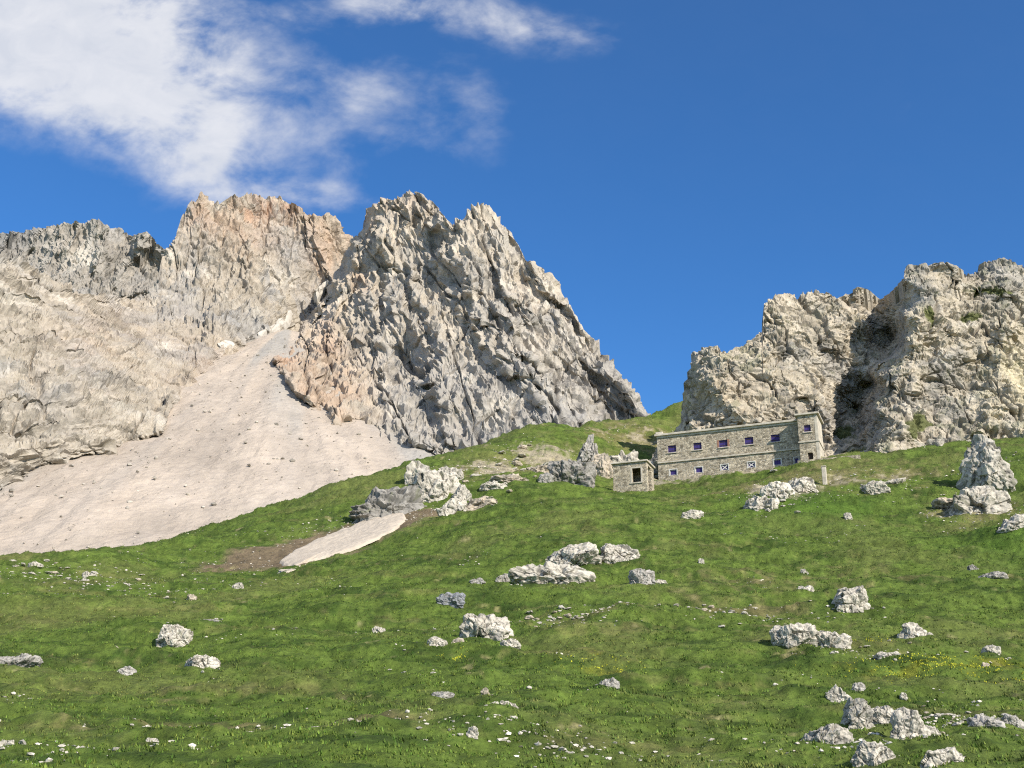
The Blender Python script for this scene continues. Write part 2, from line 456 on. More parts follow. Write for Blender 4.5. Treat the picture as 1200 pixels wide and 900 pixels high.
def col12(P, px, py, n):
    a = fbm(P / 60, 4, 161); b = fbm(P * np.array([1, 1, .35]) / 18, 4, 171)
    C = np.ones(P.shape) * LIGHT * .94 * (1 + .14 * b)[..., None]
    C = blend(C, GREY * 1.05, smooth(-.05, .5, a + .5 * b) * .75)
    C = blend(C, PALE, smooth(.25, .7, fbm(P / 35, 4, 181)) * .6)
    C = C * (1 - .4 * ck12(P))[..., None]
    och = spot(px, py, 300, 265, 75, 38) * .6 + spot(px, py, 385, 300, 28, 45) * .9 + spot(px, py, 238, 245, 16, 28) * .8 + spot(px, py, 120, 400, 80, 60) * .25 + spot(px, py, 245, 430, 45, 40) * .3
    C = blend(C, OCHRE, np.clip(och * (1.0 + .9 * b), 0, .9))
    C = blend(C, RUST, np.clip(spot(px, py, 330, 245, 50, 16) * (.4 + b), 0, .55))
    grey = spot(px, py, 345, 300, 22, 30) * .7 + spot(px, py, 280, 375, 30, 18) * .8 + spot(px, py, 235, 290, 18, 25) * .8 + spot(px, py, 70, 470, 30, 60) * .35
    C = blend(C, GREY, np.clip(grey * (1 + b), 0, .85))
    return C
V, Fq, C = rock_sheet(-90, 470, 700, 400, top12, bot12, D12, co12, fi12, col12)
tag(link('mountain', mesh_np('mountain', V, Fq, C), MAT['mountain']), 'sunlit ochre mountain whose long wall stands over the scree', kind='structure')

# --- far grey ridge
top3 = [(-90, 276), (0, 273), (30, 271), (60, 264), (95, 260), (118, 258), (126, 266), (142, 268), (150, 278), (163, 274), (172, 271), (182, 283), (192, 293), (203, 296), (240, 330)]
bot3 = [(-90, 400), (240, 420)]
D3 = rbf([(-90, 276, 1120), (0, 273, 1110), (110, 258, 1060), (150, 278, 1090), (172, 271, 1070), (200, 296, 1085), (240, 330, 1090), (-90, 400, 1000), (60, 400, 990), (130, 390, 970), (240, 420, 1000), (70, 320, 1060)])
def co3(P, px, py): return (ridged(P * np.array([1, 1, .3]) / 75, 4, 201) - .7) * 24
def fi3(P, px, py):
    q = P * np.array([1.2, 1.1, .5]); f1, e1 = facet(q / 20, 211); f2, e = facet(q / 8, 221)
    return f1 * 5 + f2 * 2.5 + (ridged(q / 9, 3, 231) - .7) * 2.5
def col3(P, px, py, n):
    a = fbm(P * np.array([1, 1, .25]) / 30, 4, 241)
    C = np.ones(P.shape) * GREY * np.array([1.02, .97, .90]) * (1 + .25 * a)[..., None]
    C = blend(C, DARK * 1.4, np.clip(smooth(80, 0, px) * smooth(320, 270, py) * .9 + smooth(.15, .5, a) * .5, 0, .9))  # dark streaks in the rock, plus the left end's shade painted into the colour
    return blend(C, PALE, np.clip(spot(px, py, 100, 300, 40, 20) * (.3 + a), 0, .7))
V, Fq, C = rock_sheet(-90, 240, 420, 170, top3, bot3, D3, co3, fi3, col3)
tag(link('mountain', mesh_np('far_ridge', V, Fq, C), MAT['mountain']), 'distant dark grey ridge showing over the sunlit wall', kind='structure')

# --- grey twin-topped peak
lefte = [(412, 284, 800), (405, 300, 796), (390, 330, 785), (375, 360, 768), (356, 384, 752), (338, 402, 742)]
c4 = list(lefte) + [(a - 14, b + 3, float(D12(a - 14, b + 3)) + 60) for a, b, d in lefte] + [(a - 60, b + 5, float(D12(a - 60, b + 5)) + 110) for a, b, d in lefte]
c4 += [(a, b, scree_D(a, b)) for a, b in [(322, 420), (345, 455), (380, 490), (430, 520), (472, 548)]]
c4 += [(a, b, scree_D(a, b) - k) for a, b, k in [(345, 425, 10), (365, 455, 14), (400, 480, 22), (440, 505, 14), (380, 420, 22), (420, 450, 30)]]
c4 += [(a, b, scree_D(a, min(b, 540)) + 90) for a, b in [(280, 470), (320, 520), (380, 560), (430, 590)]]
c4 += [(425, 262, 800), (450, 235, 790), (490, 226, 765), (530, 262, 725), (565, 240, 705), (605, 285, 690), (655, 335, 668), (700, 405, 640), (757, 478, 600), (800, 540, 590),
       (480, 620, 560), (560, 570, 520), (650, 540, 520), (757, 510, 560), (830, 580, 600), (470, 420, 655), (550, 400, 610), (620, 420, 585), (520, 320, 690), (600, 340, 655), (460, 320, 730), (500, 480, 570), (690, 470, 570)]
base4 = [(255, 385), (312, 402), (322, 420), (345, 455), (380, 490), (430, 522), (472, 552), (530, 640), (830, 700)]
D4 = rbf(c4)
top4 = [(255, 455), (300, 420), (370, 362), (385, 335), (402, 300), (412, 284), (418, 276), (426, 264), (430, 246), (438, 240), (452, 233), (464, 235), (474, 229), (490, 225), (504, 231), (512, 243), (522, 256), (530, 263), (543, 252), (553, 243), (563, 239), (574, 240),
        (582, 250), (588, 262), (598, 272), (608, 288), (616, 306), (634, 312), (645, 322), (655, 334), (664, 350), (672, 366), (682, 384), (698, 402), (712, 420), (726, 438), (742, 456), (757, 478), (775, 505), (830, 560)]
bot4 = [(255, 560), (330, 570), (430, 620), (560, 600), (700, 560), (830, 600)]
def co4(P, px, py):
    lean = np.interp(px, [380, 520, 760], [.10, .30, .62])
    sx_ = P[..., 0] + lean * (P[..., 2] - 250) + 9 * perlin(P / 45, 300) + 3 * perlin(P / 14, 301)
    q = np.stack([sx_, 0 * sx_, P[..., 2] * .15], -1)
    return -bury(px, py, base4) + (ridged(q / 58, 3, 311) - .7) * 20 + (ridged(q / 21, 3, 321) - .7) * 9 + fbm(P / 40, 3, 325) * 6
def ck4(P):
    u = P[..., 0] + .35 * P[..., 2]; v = P[..., 0] - .9 * P[..., 2]
    return np.maximum(crack(np.stack([u / 30, 0 * u, P[..., 2] / 130], -1), .05, 353), .7 * crack(np.stack([v / 55, 0 * u + 3, P[..., 2] / 220], -1), .035, 357))
def fi4(P, px, py):
    sx_ = P[..., 0] + .3 * P[..., 2]
    q = np.stack([sx_ * 1.25, P[..., 1] * .3, P[..., 2] * .36], -1); f1, e1 = facet(q / 12, 331); f2, e2 = facet(q / 4.6, 341)
    return f1 * 3.2 + f2 * 1.3 + (ridged(q / 7.5, 3, 351) - .7) * 2.6 - 3.2 * ck4(P) + fbm(P / 2, 2, 361) * .35
def col4(P, px, py, n):
    a = fbm(P / 50, 4, 371); b = fbm(P * np.array([1, 1, .35]) / 16, 4, 381)
    C = np.ones(P.shape) * (LIGHT * 1.06) * (1 + .14 * b)[..., None]
    C = blend(C, GREY * np.array([1.12, 1.08, 1.02]), smooth(-.15, .5, a + .5 * b) * .75)
    C = blend(C, GREY * .95, smooth(340, 500, py) * smooth(400, 480, px) * .6)
    C = blend(C, DARK * 1.7, smooth(.35, .8, fbm(P * np.array([1, 1, .5]) / 28, 4, 391)) * .45)
    C = blend(C, PALE, smooth(.3, .8, fbm(P / 22, 4, 395)) * .5)
    och = spot(px, py, 372, 440, 45, 60) * .6 + spot(px, py, 420, 330, 14, 14) * .9 + spot(px, py, 432, 260, 10, 22) * .7 + spot(px, py, 480, 240, 40, 15) * .35 + spot(px, py, 400, 470, 40, 30) * .4
    C = blend(C, OCHRE, np.clip(och * (1 + b), 0, .85))
    C = C * (1 - .45 * ck4(P))[..., None]
    return blend(C, RUST, np.clip(spot(px, py, 335, 420, 14, 16) * .6 + spot(px, py, 385, 395, 12, 25) * .3, 0, .8))
V, Fq, C = rock_sheet(255, 830, 760, 500, top4, bot4, D4, co4, fi4, col4)
tag(link('mountain', mesh_np('twin_peak', V, Fq, C), MAT['mountain']), 'jagged grey limestone peak with two tops and a steep bare side', kind='structure')

# ------------------------------------------------------------------ where the barracks stands
ANG = math.radians(69)
AX = np.array([math.sin(ANG), -math.cos(ANG), 0]); AY = np.array([math.cos(ANG), math.sin(ANG), 0])   # along the front to the tower side, into the hill
RZ = math.atan2(AX[1], AX[0])
PROT = 2.3
ORG = at(938.5, 541.5, 184.0) + AY * PROT          # foot of the tower's front corner, moved back to the long front
def loc2w(x, y, z): return ORG + AX * x + AY * y + np.array([0, 0, z])
def px_of(x, y, z): return proj(loc2w(x, y, z))
def solve(fn, a, b):
    for _ in range(50):
        m = (a + b) / 2
        if fn(m) > 0: a = m
        else: b = m
    return (a + b) / 2
LEN = solve(lambda l: px_of(-l, 0, 3)[0] - 771.0, 5, 60)
def z_at(x, y, py): return solve(lambda z: px_of(x, y, z)[1] - py, -10, 20)
def x_at(px, y, z): return solve(lambda x: px - px_of(x, y, z)[0], -60, 20)
zr = (z_at(-LEN, 0, 508.5) + z_at(-.6, 0, 493.0)) / 2        # roof slab top
zs_ = (z_at(-LEN, 0, 542.6) + z_at(-.6, 0, 526.3)) / 2       # string course
zu = (z_at(x_at(787.5, 0, 4), 0, 526.3) + z_at(x_at(908.5, 0, 4), 0, 513.2)) / 2
zl = (z_at(x_at(789, 0, 0), 0, 554.5) + z_at(x_at(911, 0, 0), 0, 540.7)) / 2
TW = x_at(959.5, -PROT, 3); zt = z_at(0, -PROT, 485.5); zts = z_at(0, -PROT, 518.5)
print('LEN %.2f roof %.2f string %.2f upper %.2f lower %.2f TW %.2f towertop %.2f tstring %.2f' % (LEN, zr, zs_, zu, zl, TW, zt, zts), ORG)

# ------------------------------------------------------------------ meadow
mc = [(-100, 900, 48), (100, 900, 48), (350, 900, 47), (600, 900, 48), (850, 900, 48), (1050, 900, 48), (1300, 900, 50),
      (-100, 800, 76), (100, 800, 76), (350, 790, 78), (600, 800, 74), (850, 800, 75), (1050, 800, 76), (1300, 800, 78),
      (-100, 722, 108), (100, 722, 108), (300, 722, 106), (480, 712, 110), (650, 710, 108), (850, 700, 110), (1050, 700, 110), (1300, 700, 108),
      (-100, 664, 138), (0, 660, 138), (70, 657, 140), (130, 656, 146), (200, 660, 150), (290, 668, 150), (390, 664, 140),
      (200, 632, 178), (300, 602, 196), (350, 588, 202), (400, 572, 210), (480, 548, 222), (560, 523, 236), (620, 506, 248), (700, 495, 260), (750, 487, 268), (800, 476, 280), (767, 503, 257), (735, 513, 250), (792, 503, 262),
      (330, 640, 160), (400, 630, 163), (460, 600, 170), (500, 620, 155), (600, 600, 158), (550, 570, 180), (640, 560, 186), (700, 575, 180),
       (850, 600, 155), (950, 590, 157), (930, 565, 170), (1050, 585, 158), (1050, 530, 186), (1150, 518, 186), (1250, 512, 186),
      (700, 640, 133), (850, 650, 130), (1000, 640, 132), (1130, 622, 138), (1200, 603, 132), (1150, 645, 126), (1300, 600, 138), (1200, 590, 150), (1130, 575, 160)]
mw = [tuple(at(a, b, d)) for a, b, d in mc]
# the levelled strip the barracks stands on
for lx_ in (-24, -18, -12, -6, -2.5): mw += [tuple(loc2w(lx_, -.4, -.45 + .012 * lx_)), tuple(loc2w(lx_, -4.5, -2.1 + .03 * lx_)), tuple(loc2w(lx_, 9, .6))]
mw += [tuple(loc2w(x_, y_, z_)) for x_, y_, z_ in ((.5, -3, -.2), (3, -3, -.1), (7, -2.5, 0), (1, -7, -2.0), (6, -6.5, -1.8), (6, 6, 1.5), (-29, 0, -1.2), (-34, -3, -2.2))]
mw += [(x, 0, -1.7) for x in (-40, 0, 40)] + [(x, -40, -4) for x in (-60, 0, 60)] + [(-130, 0, -2), (130, 0, 2), (-90, 60, 2), (90, 60, 5)]
mw += [(x, 25, -0.6) for x in (-30, 0, 30)]
# behind the skyline the ground falls away
mw += [(-150, 185, 12), (-110, 190, 16), (-75, 215, 26), (-45, 245, 40), (-10, 270, 52), (30, 300, 66), (70, 325, 78), (-160, 260, 0), (-60, 320, 30), (60, 380, 60), (150, 330, 90), (190, 250, 70), (110, 250, 66)]
_mz = rbf(mw, 'tps', 1e-4)
def meadow_z(x, y): return _mz(x, y)
def bare_hit(px, py):
    rx, ry, rz = ray(px, py); D = np.arange(60, 330, .5); h = rz / ry * D - meadow_z(rx / ry * D, D); d = D[int(np.argmax(h < 0))]
    return rx / ry * d, d
HOLLOW = [bare_hit(a, b) for a, b in ((338, 660), (358, 650), (378, 643), (400, 633), (420, 626), (440, 617), (458, 611), (470, 607))]
def meadow_full(x, y):
    x = np.asarray(x, float); y = np.asarray(y, float)
    z = meadow_z(x, y)
    r = np.hypot(x, y); k = smooth(20, 60, r)
    hol = sum(np.exp(-((x - a) ** 2 + (y - b) ** 2) / 5.5 ** 2) for a, b in HOLLOW); k = k * (1 - .92 * np.clip(hol * .9, 0, 1))
    q = np.stack([x, y, 0 * x], -1)
    st = np.stack([x * .045 + .2 * np.sin(y * .05), z * .55 + x * .02, 0 * x], -1)
    z = z + k * (0.75 * fbm(q / 24, 3, 401) + .55 * fbm(q * np.array([.6, 1.4, 1]) / 9, 2, 405) + .26 * fbm(q * np.array([.5, 1.4, 1]) / 5, 2, 407) + 0.40 * (ridged(st * np.array([1, 1.1, 1]), 3, 411) - .7) + 0.34 * fbm(q / 3.6, 3, 421) + .15 * fbm(q / 1.0, 2, 431) - .16 * smooth(.0, .45, fbm(np.stack([x * .20 + .15 * z, z * 2.1, 0 * x], -1), 3, 541)))
    return z
def ground_hit(px, py, lo=30, hi=400):
    rx, ry, rz = ray(px, py); rx, rz = float(rx / ry), float(rz / ry)
    D = np.arange(lo, hi, 0.5)
    h = rz * D - meadow_z(rx * D, D)
    if not (h < 0).any(): return None
    k = int(np.argmax(h < 0)); d = D[k]
    return np.array([rx * d, d, float(meadow_full(np.array(rx * d), np.array(d)))])

az = np.radians(np.r_[np.linspace(-75, -27, 40)[:-1], np.linspace(-27, 27, 1150), np.linspace(27, 75, 40)[1:]])
rad = np.r_[np.linspace(1.5, 40, 40)[:-1], np.exp(np.linspace(math.log(40), math.log(350), 650))]
A, R = np.meshgrid(az, rad)
X, Y = R * np.sin(A), R * np.cos(A)
Z = meadow_full(X, Y)
mp_x, mp_y, _ = proj(np.stack([X, Y, np.maximum(Z, -1)], -1))
Q = np.stack([X, Y, 0 * X], -1)
GREEN = np.array([0.102, 0.148, 0.028]); DKGREEN = np.array([0.042, 0.076, 0.014]); OLIVE = np.array([0.135, 0.155, 0.045]); STRAW = np.array([0.21, 0.185, 0.075]); SOIL = np.array([0.17, 0.125, 0.085])
YELLOW = np.array([0.34, 0.33, 0.03]); STONE = np.array([0.36, 0.31, 0.235])
def region(x, y, px, py, rx, ry):      # soft patch on the ground round the place seen at (px, py), sizes in metres
    h = ground_hit(px, py)
    return np.exp(-((x - h[0]) / rx) ** 2 - ((y - h[1]) / ry) ** 2)
def meadow_colour(x, y, z):
    q = np.stack([x, y, 0 * x], -1)
    a = fbm(q / 17, 4, 501); b = fbm(q / 4.0, 4, 511); c = fbm(q / 1.1, 3, 521)
    st = fbm(np.stack([x * .06, z * .7 + x * .03, 0 * x], -1), 4, 531)
    C = np.ones(q.shape) * GREEN * (1 + .16 * c)[..., None]
    C = blend(C, DKGREEN, smooth(-.05, .5, b + .5 * st) * .75)
    s2 = fbm(np.stack([x * .20 + .15 * z, z * 2.1, 0 * x], -1), 3, 541)
    C = blend(C, DKGREEN * .85, smooth(.12, .5, s2) * .65)
    C = blend(C, OLIVE, smooth(.0, .6, a + .35 * b + .25 * c) * .6)
    C = blend(C, STRAW, smooth(.35, .8, st + .5 * c) * .3)
    far = smooth(165, 215, np.hypot(x, y)) * smooth(120, -20, x * 0)
    C = blend(C, OLIVE * 1.05, far * smooth(-.5, .4, a + b) * .6)
    soil = region(x, y, 292, 666, 8, 6) * .7 + region(x, y, 345, 655, 9, 8) * .9 + region(x, y, 420, 628, 9, 6) * .75 + region(x, y, 490, 600, 7, 5) * .6
    C = blend(C, SOIL * (1 + .25 * c)[..., None], np.clip(smooth(.30, .75, soil + .28 * b + .15 * c), 0, .92))
    dry = (region(x, y, 590, 555, 12, 9) + region(x, y, 760, 520, 16, 14) * .9 + region(x, y, 640, 540, 10, 9) * .6 + region(x, y, 890, 570, 9, 8) * .7 + region(x, y, 1010, 555, 12, 8) * .7 + region(x, y, 1140, 600, 6, 8) * .9
           + region(x, y, 850, 718, 9, 5) * .6 + region(x, y, 640, 730, 9, 4) * .5 + region(x, y, 430, 862, 3.2, 2) * .9 + region(x, y, 220, 850, 3.5, 2) * .8 + region(x, y, 250, 815, 6, 4) * .4 + region(x, y, 900, 680, 16, 7) * .5)
    C = blend(C, (STRAW * .75 + SOIL * .25), smooth(.25, .9, dry + .45 * b + .3 * c) * .75)
    bx_, by_ = (x - ORG[0]) * AX[0] + (y - ORG[1]) * AX[1], (x - ORG[0]) * AY[0] + (y - ORG[1]) * AY[1]
    foot = smooth(-27, -24, bx_) * smooth(9, 4, bx_) * smooth(-3.4, -1.2, by_) * smooth(9, 7, by_) * .75
    stony = foot + region(x, y, 590, 552, 9, 6) * 1.2 + region(x, y, 640, 535, 8, 7) + region(x, y, 760, 515, 14, 10) * .55 + region(x, y, 1140, 600, 4, 5) * .8 + region(x, y, 915, 578, 5, 7) + region(x, y, 1010, 560, 9, 5) * .5
    C = blend(C, STONE, smooth(.45, .95, stony + .5 * b + .45 * c) * .85)
    yl = region(x, y, 1130, 792, 7, 3.2) + region(x, y, 700, 778, 3, 3) * .6
    C = blend(C, YELLOW * .8, smooth(.3, 1.1, yl + .7 * b + .5 * c - .2) * .5)
    lush = region(x, y, 960, 600, 9, 9) + region(x, y, 1190, 630, 7, 9)  # lush grass below the tower; shade painted onto the hump at the edge
    return blend(C, np.array([.068, .128, .018]), np.clip(lush, 0, 1) * .7)
C = meadow_colour(X, Y, Z)
tag(link('meadow', mesh_np('meadow', np.stack([X, Y, Z], -1), grid_faces(len(rad), len(az)), C, True), MAT['meadow']),
    'green alpine meadow rising to the stone barracks', kind='structure')
gb = 9000
tag(link('ground', mesh_np('ground', [(-gb, -gb, -14), (gb, -gb, -14), (gb, gb, -14), (-gb, gb, -14)], [(0, 1, 2, 3)], [GREEN] * 4), MAT['meadow']),
    'valley floor reaching far beyond the mountains', kind='structure')

# ------------------------------------------------------------------ cliff behind the barracks
topc = [(758, 546), (766, 531), (775, 521), (784, 514), (790, 505), (796, 490), (801, 462), (806, 435), (812, 414), (825, 407), (838, 404), (843, 408), (852, 413), (868, 406), (884, 397), (893, 388), (894, 372), (891, 358), (900, 350), (915, 345), (935, 343), (952, 340), (968, 341), (980, 349), (988, 347), (996, 339), (1008, 336), (1020, 341),
        (1031, 351), (1043, 343), (1052, 333), (1060, 326), (1062, 314), (1070, 310), (1085, 308), (1108, 307), (1122, 311), (1132, 322), (1139, 320), (1148, 311), (1160, 303), (1178, 300), (1196, 303), (1206, 312), (1240, 322), (1300, 345), (1340, 380)]
botc = [(770, 560), (900, 560), (985, 566), (1060, 560), (1340, 560)]
Dc = rbf([(758, 546, 222), (758, 560, 222), (775, 521, 224), (784, 535, 214), (784, 560, 212), (790, 505, 229), (797, 480, 230), (806, 430, 228), (800, 545, 212), (812, 500, 212), (830, 450, 214), (838, 405, 224), (870, 500, 206), (870, 440, 214), (870, 407, 224), (930, 490, 206), (930, 420, 217), (893, 380, 226), (900, 350, 229), (935, 343, 231), (930, 380, 222),
          (968, 341, 232), (985, 400, 222), (985, 450, 216), (975, 490, 212), (1008, 337, 233), (1031, 351, 240), (1008, 380, 226), (1004, 430, 224),
          (1030, 375, 236), (1034, 410, 234), (1020, 450, 230), (1004, 480, 229), (1012, 520, 208), (1045, 395, 236), (988, 520, 212), (988, 545, 203), (1000, 520, 207), (1052, 350, 228),
          (1062, 330, 211), (1060, 370, 208), (1064, 400, 203), (1058, 440, 201), (1042, 425, 208), (1030, 440, 203), (1028, 480, 195), (1026, 520, 189), (1022, 540, 186), (1085, 308, 216), (1120, 310, 219), (1100, 350, 208), (1100, 400, 204), (1085, 460, 199), (1132, 322, 224), (1178, 300, 224), (1178, 335, 215),
          (1150, 380, 207), (1150, 430, 203), (1200, 430, 202), (1130, 490, 195), (1190, 500, 191), (1080, 515, 192), (1150, 530, 188), (1250, 520, 188), (1340, 520, 188), (1340, 380, 214), (1250, 400, 206), (1060, 560, 183), (1200, 560, 183), (1340, 560, 183), (900, 560, 202)])
def coc(P, px, py):
    q = P * np.array([1, 1, .7])
    r = (ridged(q / 17, 3, 601) - .7) * 2.6
    d1, d2, rn, tl = worley((P + 1.5 * np.stack([perlin(P / 5, 611), perlin(P / 5, 612), perlin(P / 5, 613)], -1)) / np.array([8.5, 8.5, 7]), 615)
    return r + (0.75 - d1) * 3.2
def ckc(P):
    w = 2.5 * perlin(P / 7, 645)
    return np.maximum(crack(np.stack([(P[..., 0] + .2 * P[..., 2] + w) / 8, 0 * w, P[..., 2] / 34], -1), .05, 647), .6 * crack(np.stack([P[..., 0] / 30, 0 * w, (P[..., 2] + w) / 7], -1), .04, 649))
def fic(P, px, py):
    f1, e1 = facet(P / np.array([3.4, 3.4, 2.6]), 621, .6); f2, e2 = facet(P / 1.3, 631, .5)
    d1, d2, rn, tl = worley(P / 1.9, 641)
    pock = -smooth(.25, .55, fbm(P / 2.6, 4, 651)) * .9
    lay = (ridged(rotz_y(P, .12) * np.array([.25, .25, 1]) / 1.8, 3, 661) - .6) * .35
    return f1 * .95 + f2 * .38 + (.5 - d1) * .35 + pock + lay - 1.1 * ckc(P) + fbm(P / .6, 2, 671) * .10
def colc(P, px, py, n):
    a = fbm(P / 14, 4, 681); b = fbm(P / 3.5, 4, 691)
    C = np.ones(P.shape) * np.array([0.47, 0.41, 0.32]) * (1 + .16 * b)[..., None]
    C = blend(C, np.array([.30, .28, .25]), smooth(-.05, .55, a + .5 * b) * .8)
    C = blend(C, PALE, smooth(.25, .7, fbm(P / 6, 4, 695)) * .5)
    streak = smooth(.15, .6, fbm(P * np.array([1, 1, .16]) / 2.0, 4, 697)) * smooth(300, 420, py)
    C = blend(C, np.array([.20, .185, .165]), streak * .55)
    C = blend(C, np.array([.60, .52, .34]), np.clip(spot(px, py, 1195, 470, 40, 70) * (.6 + a), 0, .7))
    C = blend(C, np.array([.55, .44, .30]), np.clip(spot(px, py, 850, 475, 45, 30) * (.4 + a), 0, .6))
    C = C * (1 - .4 * ckc(P))[..., None]
    up = smooth(.55, .8, n[..., 2]) * smooth(-.1, .3, b)
    moss = spot(px, py, 1075, 500, 14, 16) + spot(px, py, 1140, 370, 12, 8) + spot(px, py, 1160, 342, 30, 4) + spot(px, py, 1090, 370, 8, 10) + spot(px, py, 1000, 545, 30, 22) + spot(px, py, 990, 505, 9, 10)
    return blend(C, np.array([.10, .115, .03]), np.clip(smooth(.3, .7, moss + .5 * b) + up * .4, 0, .9))
V, Fq, C = rock_sheet(758, 1340, 940, 420, topc, botc, Dc, coc, fic, colc, back=60)
tag(link('rock_cliff', mesh_np('rock_cliff', V, Fq, C), MAT['cliff']), 'massive pitted limestone cliff towering behind the stone barracks', 'cliff')

# ------------------------------------------------------------------ boulders
def ico(sub):
    bm = bmesh.new(); bmesh.ops.create_icosphere(bm, subdivisions=sub, radius=1)
    v = np.array([x.co[:] for x in bm.verts], np.float32); f = np.array([[q.index for q in p.verts] for p in bm.faces], np.int32)
    bm.free(); return v, f
ICO = {k: ico(k) for k in (3, 4, 5, 6)}
R_WHITE, R_GREY, R_TAN, R_DARK = np.array([.53, .485, .41]), np.array([.31, .29, .26]), np.array([.50, .425, .33]), np.array([.21, .195, .175])

def boulder_mesh(name, size, seed, sub=5, tone=R_WHITE, rough=1.0, dark=0.42, strata=0.0, lump=0.0, cuts=9, taper=0.0):
    """ellipsoid cut by random planes, then broken by facets, pits and beds; size = full width, depth, height in metres"""
    v, f = ICO[sub]; rs = np.random.default_rng(seed)
    pw = rs.uniform(2.4, 3.6); r = ((np.abs(v) ** pw).sum(1) ** (-1 / pw)).astype(np.float32)
    for k in range(cuts):
        d = rs.normal(size=3); d /= np.linalg.norm(d); h = rs.uniform(.68, 1.0)
        c = v @ d
        r = np.where(c > 1e-3, np.minimum(r, h / np.maximum(c, 1e-3)), r)
    half = np.array(size, np.float32) / 2; gm = float(np.prod(half)) ** (1 / 3)
    p = v * r[:, None]
    if taper: p = p * np.stack([1 - taper * p[:, 2], 1 - taper * p[:, 2], 1 + 0 * p[:, 2]], -1)
    p = p * half / gm
    o = rs.uniform(0, 90, 3)
    f1, e1 = facet(p * 1.4 + o, seed, .4); f2, e2 = facet(p * 3.3 + o, seed + 5, .45)
    d = f1 * .30 + f2 * .10 + (ridged(p * 2.2 + o, 2, seed + 9) - .7) * .06 + fbm(p * 1.2 + o, 2, seed + 10) * .10
    if sub >= 5:
        f3, e3 = facet(p * 8 + o, seed + 11, .5); d = d + f3 * .03 - smooth(.15, .6, fbm(p * 2.4 + o, 2, seed + 13)) * .07
    if lump:
        w1 = worley(p * 1.5 + o, seed + 15); d = d + (.55 - w1[0]) * .42 * lump
    if strata: d = d + (ridged(rotz_y(p, .3) * np.array([.5, .5, 3.2]) + o + fbm(p, 2, seed + 16)[:, None] * .3, 2, seed + 17) - .6) * .12 * strata
    p = (p + v * (d * rough)[:, None]) * gm
    lo_, hi_ = np.percentile(p, 1, axis=0), np.percentile(p, 99, axis=0); p = (p - (lo_ + hi_) / 2) * (np.array(size) / (hi_ - lo_))
    n1 = fbm(v * 3 + o, 4, seed + 21); n2 = fbm(v * 8 + o, 3, seed + 23)
    C = np.ones(p.shape) * tone * (1 + .15 * n2)[:, None]
    C = C * (1 - .6 * np.maximum((1 - smooth(.02, .11, e2)) * smooth(-.4, .1, n1), 1 - smooth(.01, .05, e1)))[:, None]
    C = blend(C, R_DARK * 1.1, smooth(.05, .6, n1 * .75 + n2 * .35 - .3 + dark) * .6)
    C = blend(C, np.array([.10, .12, .03]), smooth(.25, .6, n1 + .4 * n2 - .15) * .35)
    return mesh_np(name, p, f, C)

def place_rock(px, py, w, h, label, name='boulder', cat='boulder', depth=0.8, sink=0.45, rot=0.0, tilt=0.0, seed=None, group=None, **kw):
    """w, h: size it shows in photo pixels; (px, py): middle of its foot"""
    g = ground_hit(px, py)
    m = proj(g)[2] / F
    seed = seed or int(px * 7 + py * 13)
    W_, H_ = w * m * 1.06, h * m * .92
    size = (W_, W_ * depth, H_ / (1 - sink) * 1.02)
    me = boulder_mesh(name, size, seed, **kw)
    o = link(name, me, MAT['rock'], loc=(g[0], g[1] + W_ * depth * .25, g[2] + size[2] * (0.5 - sink)), rot=(0, tilt, rot))
    return tag(o, label, cat, group)

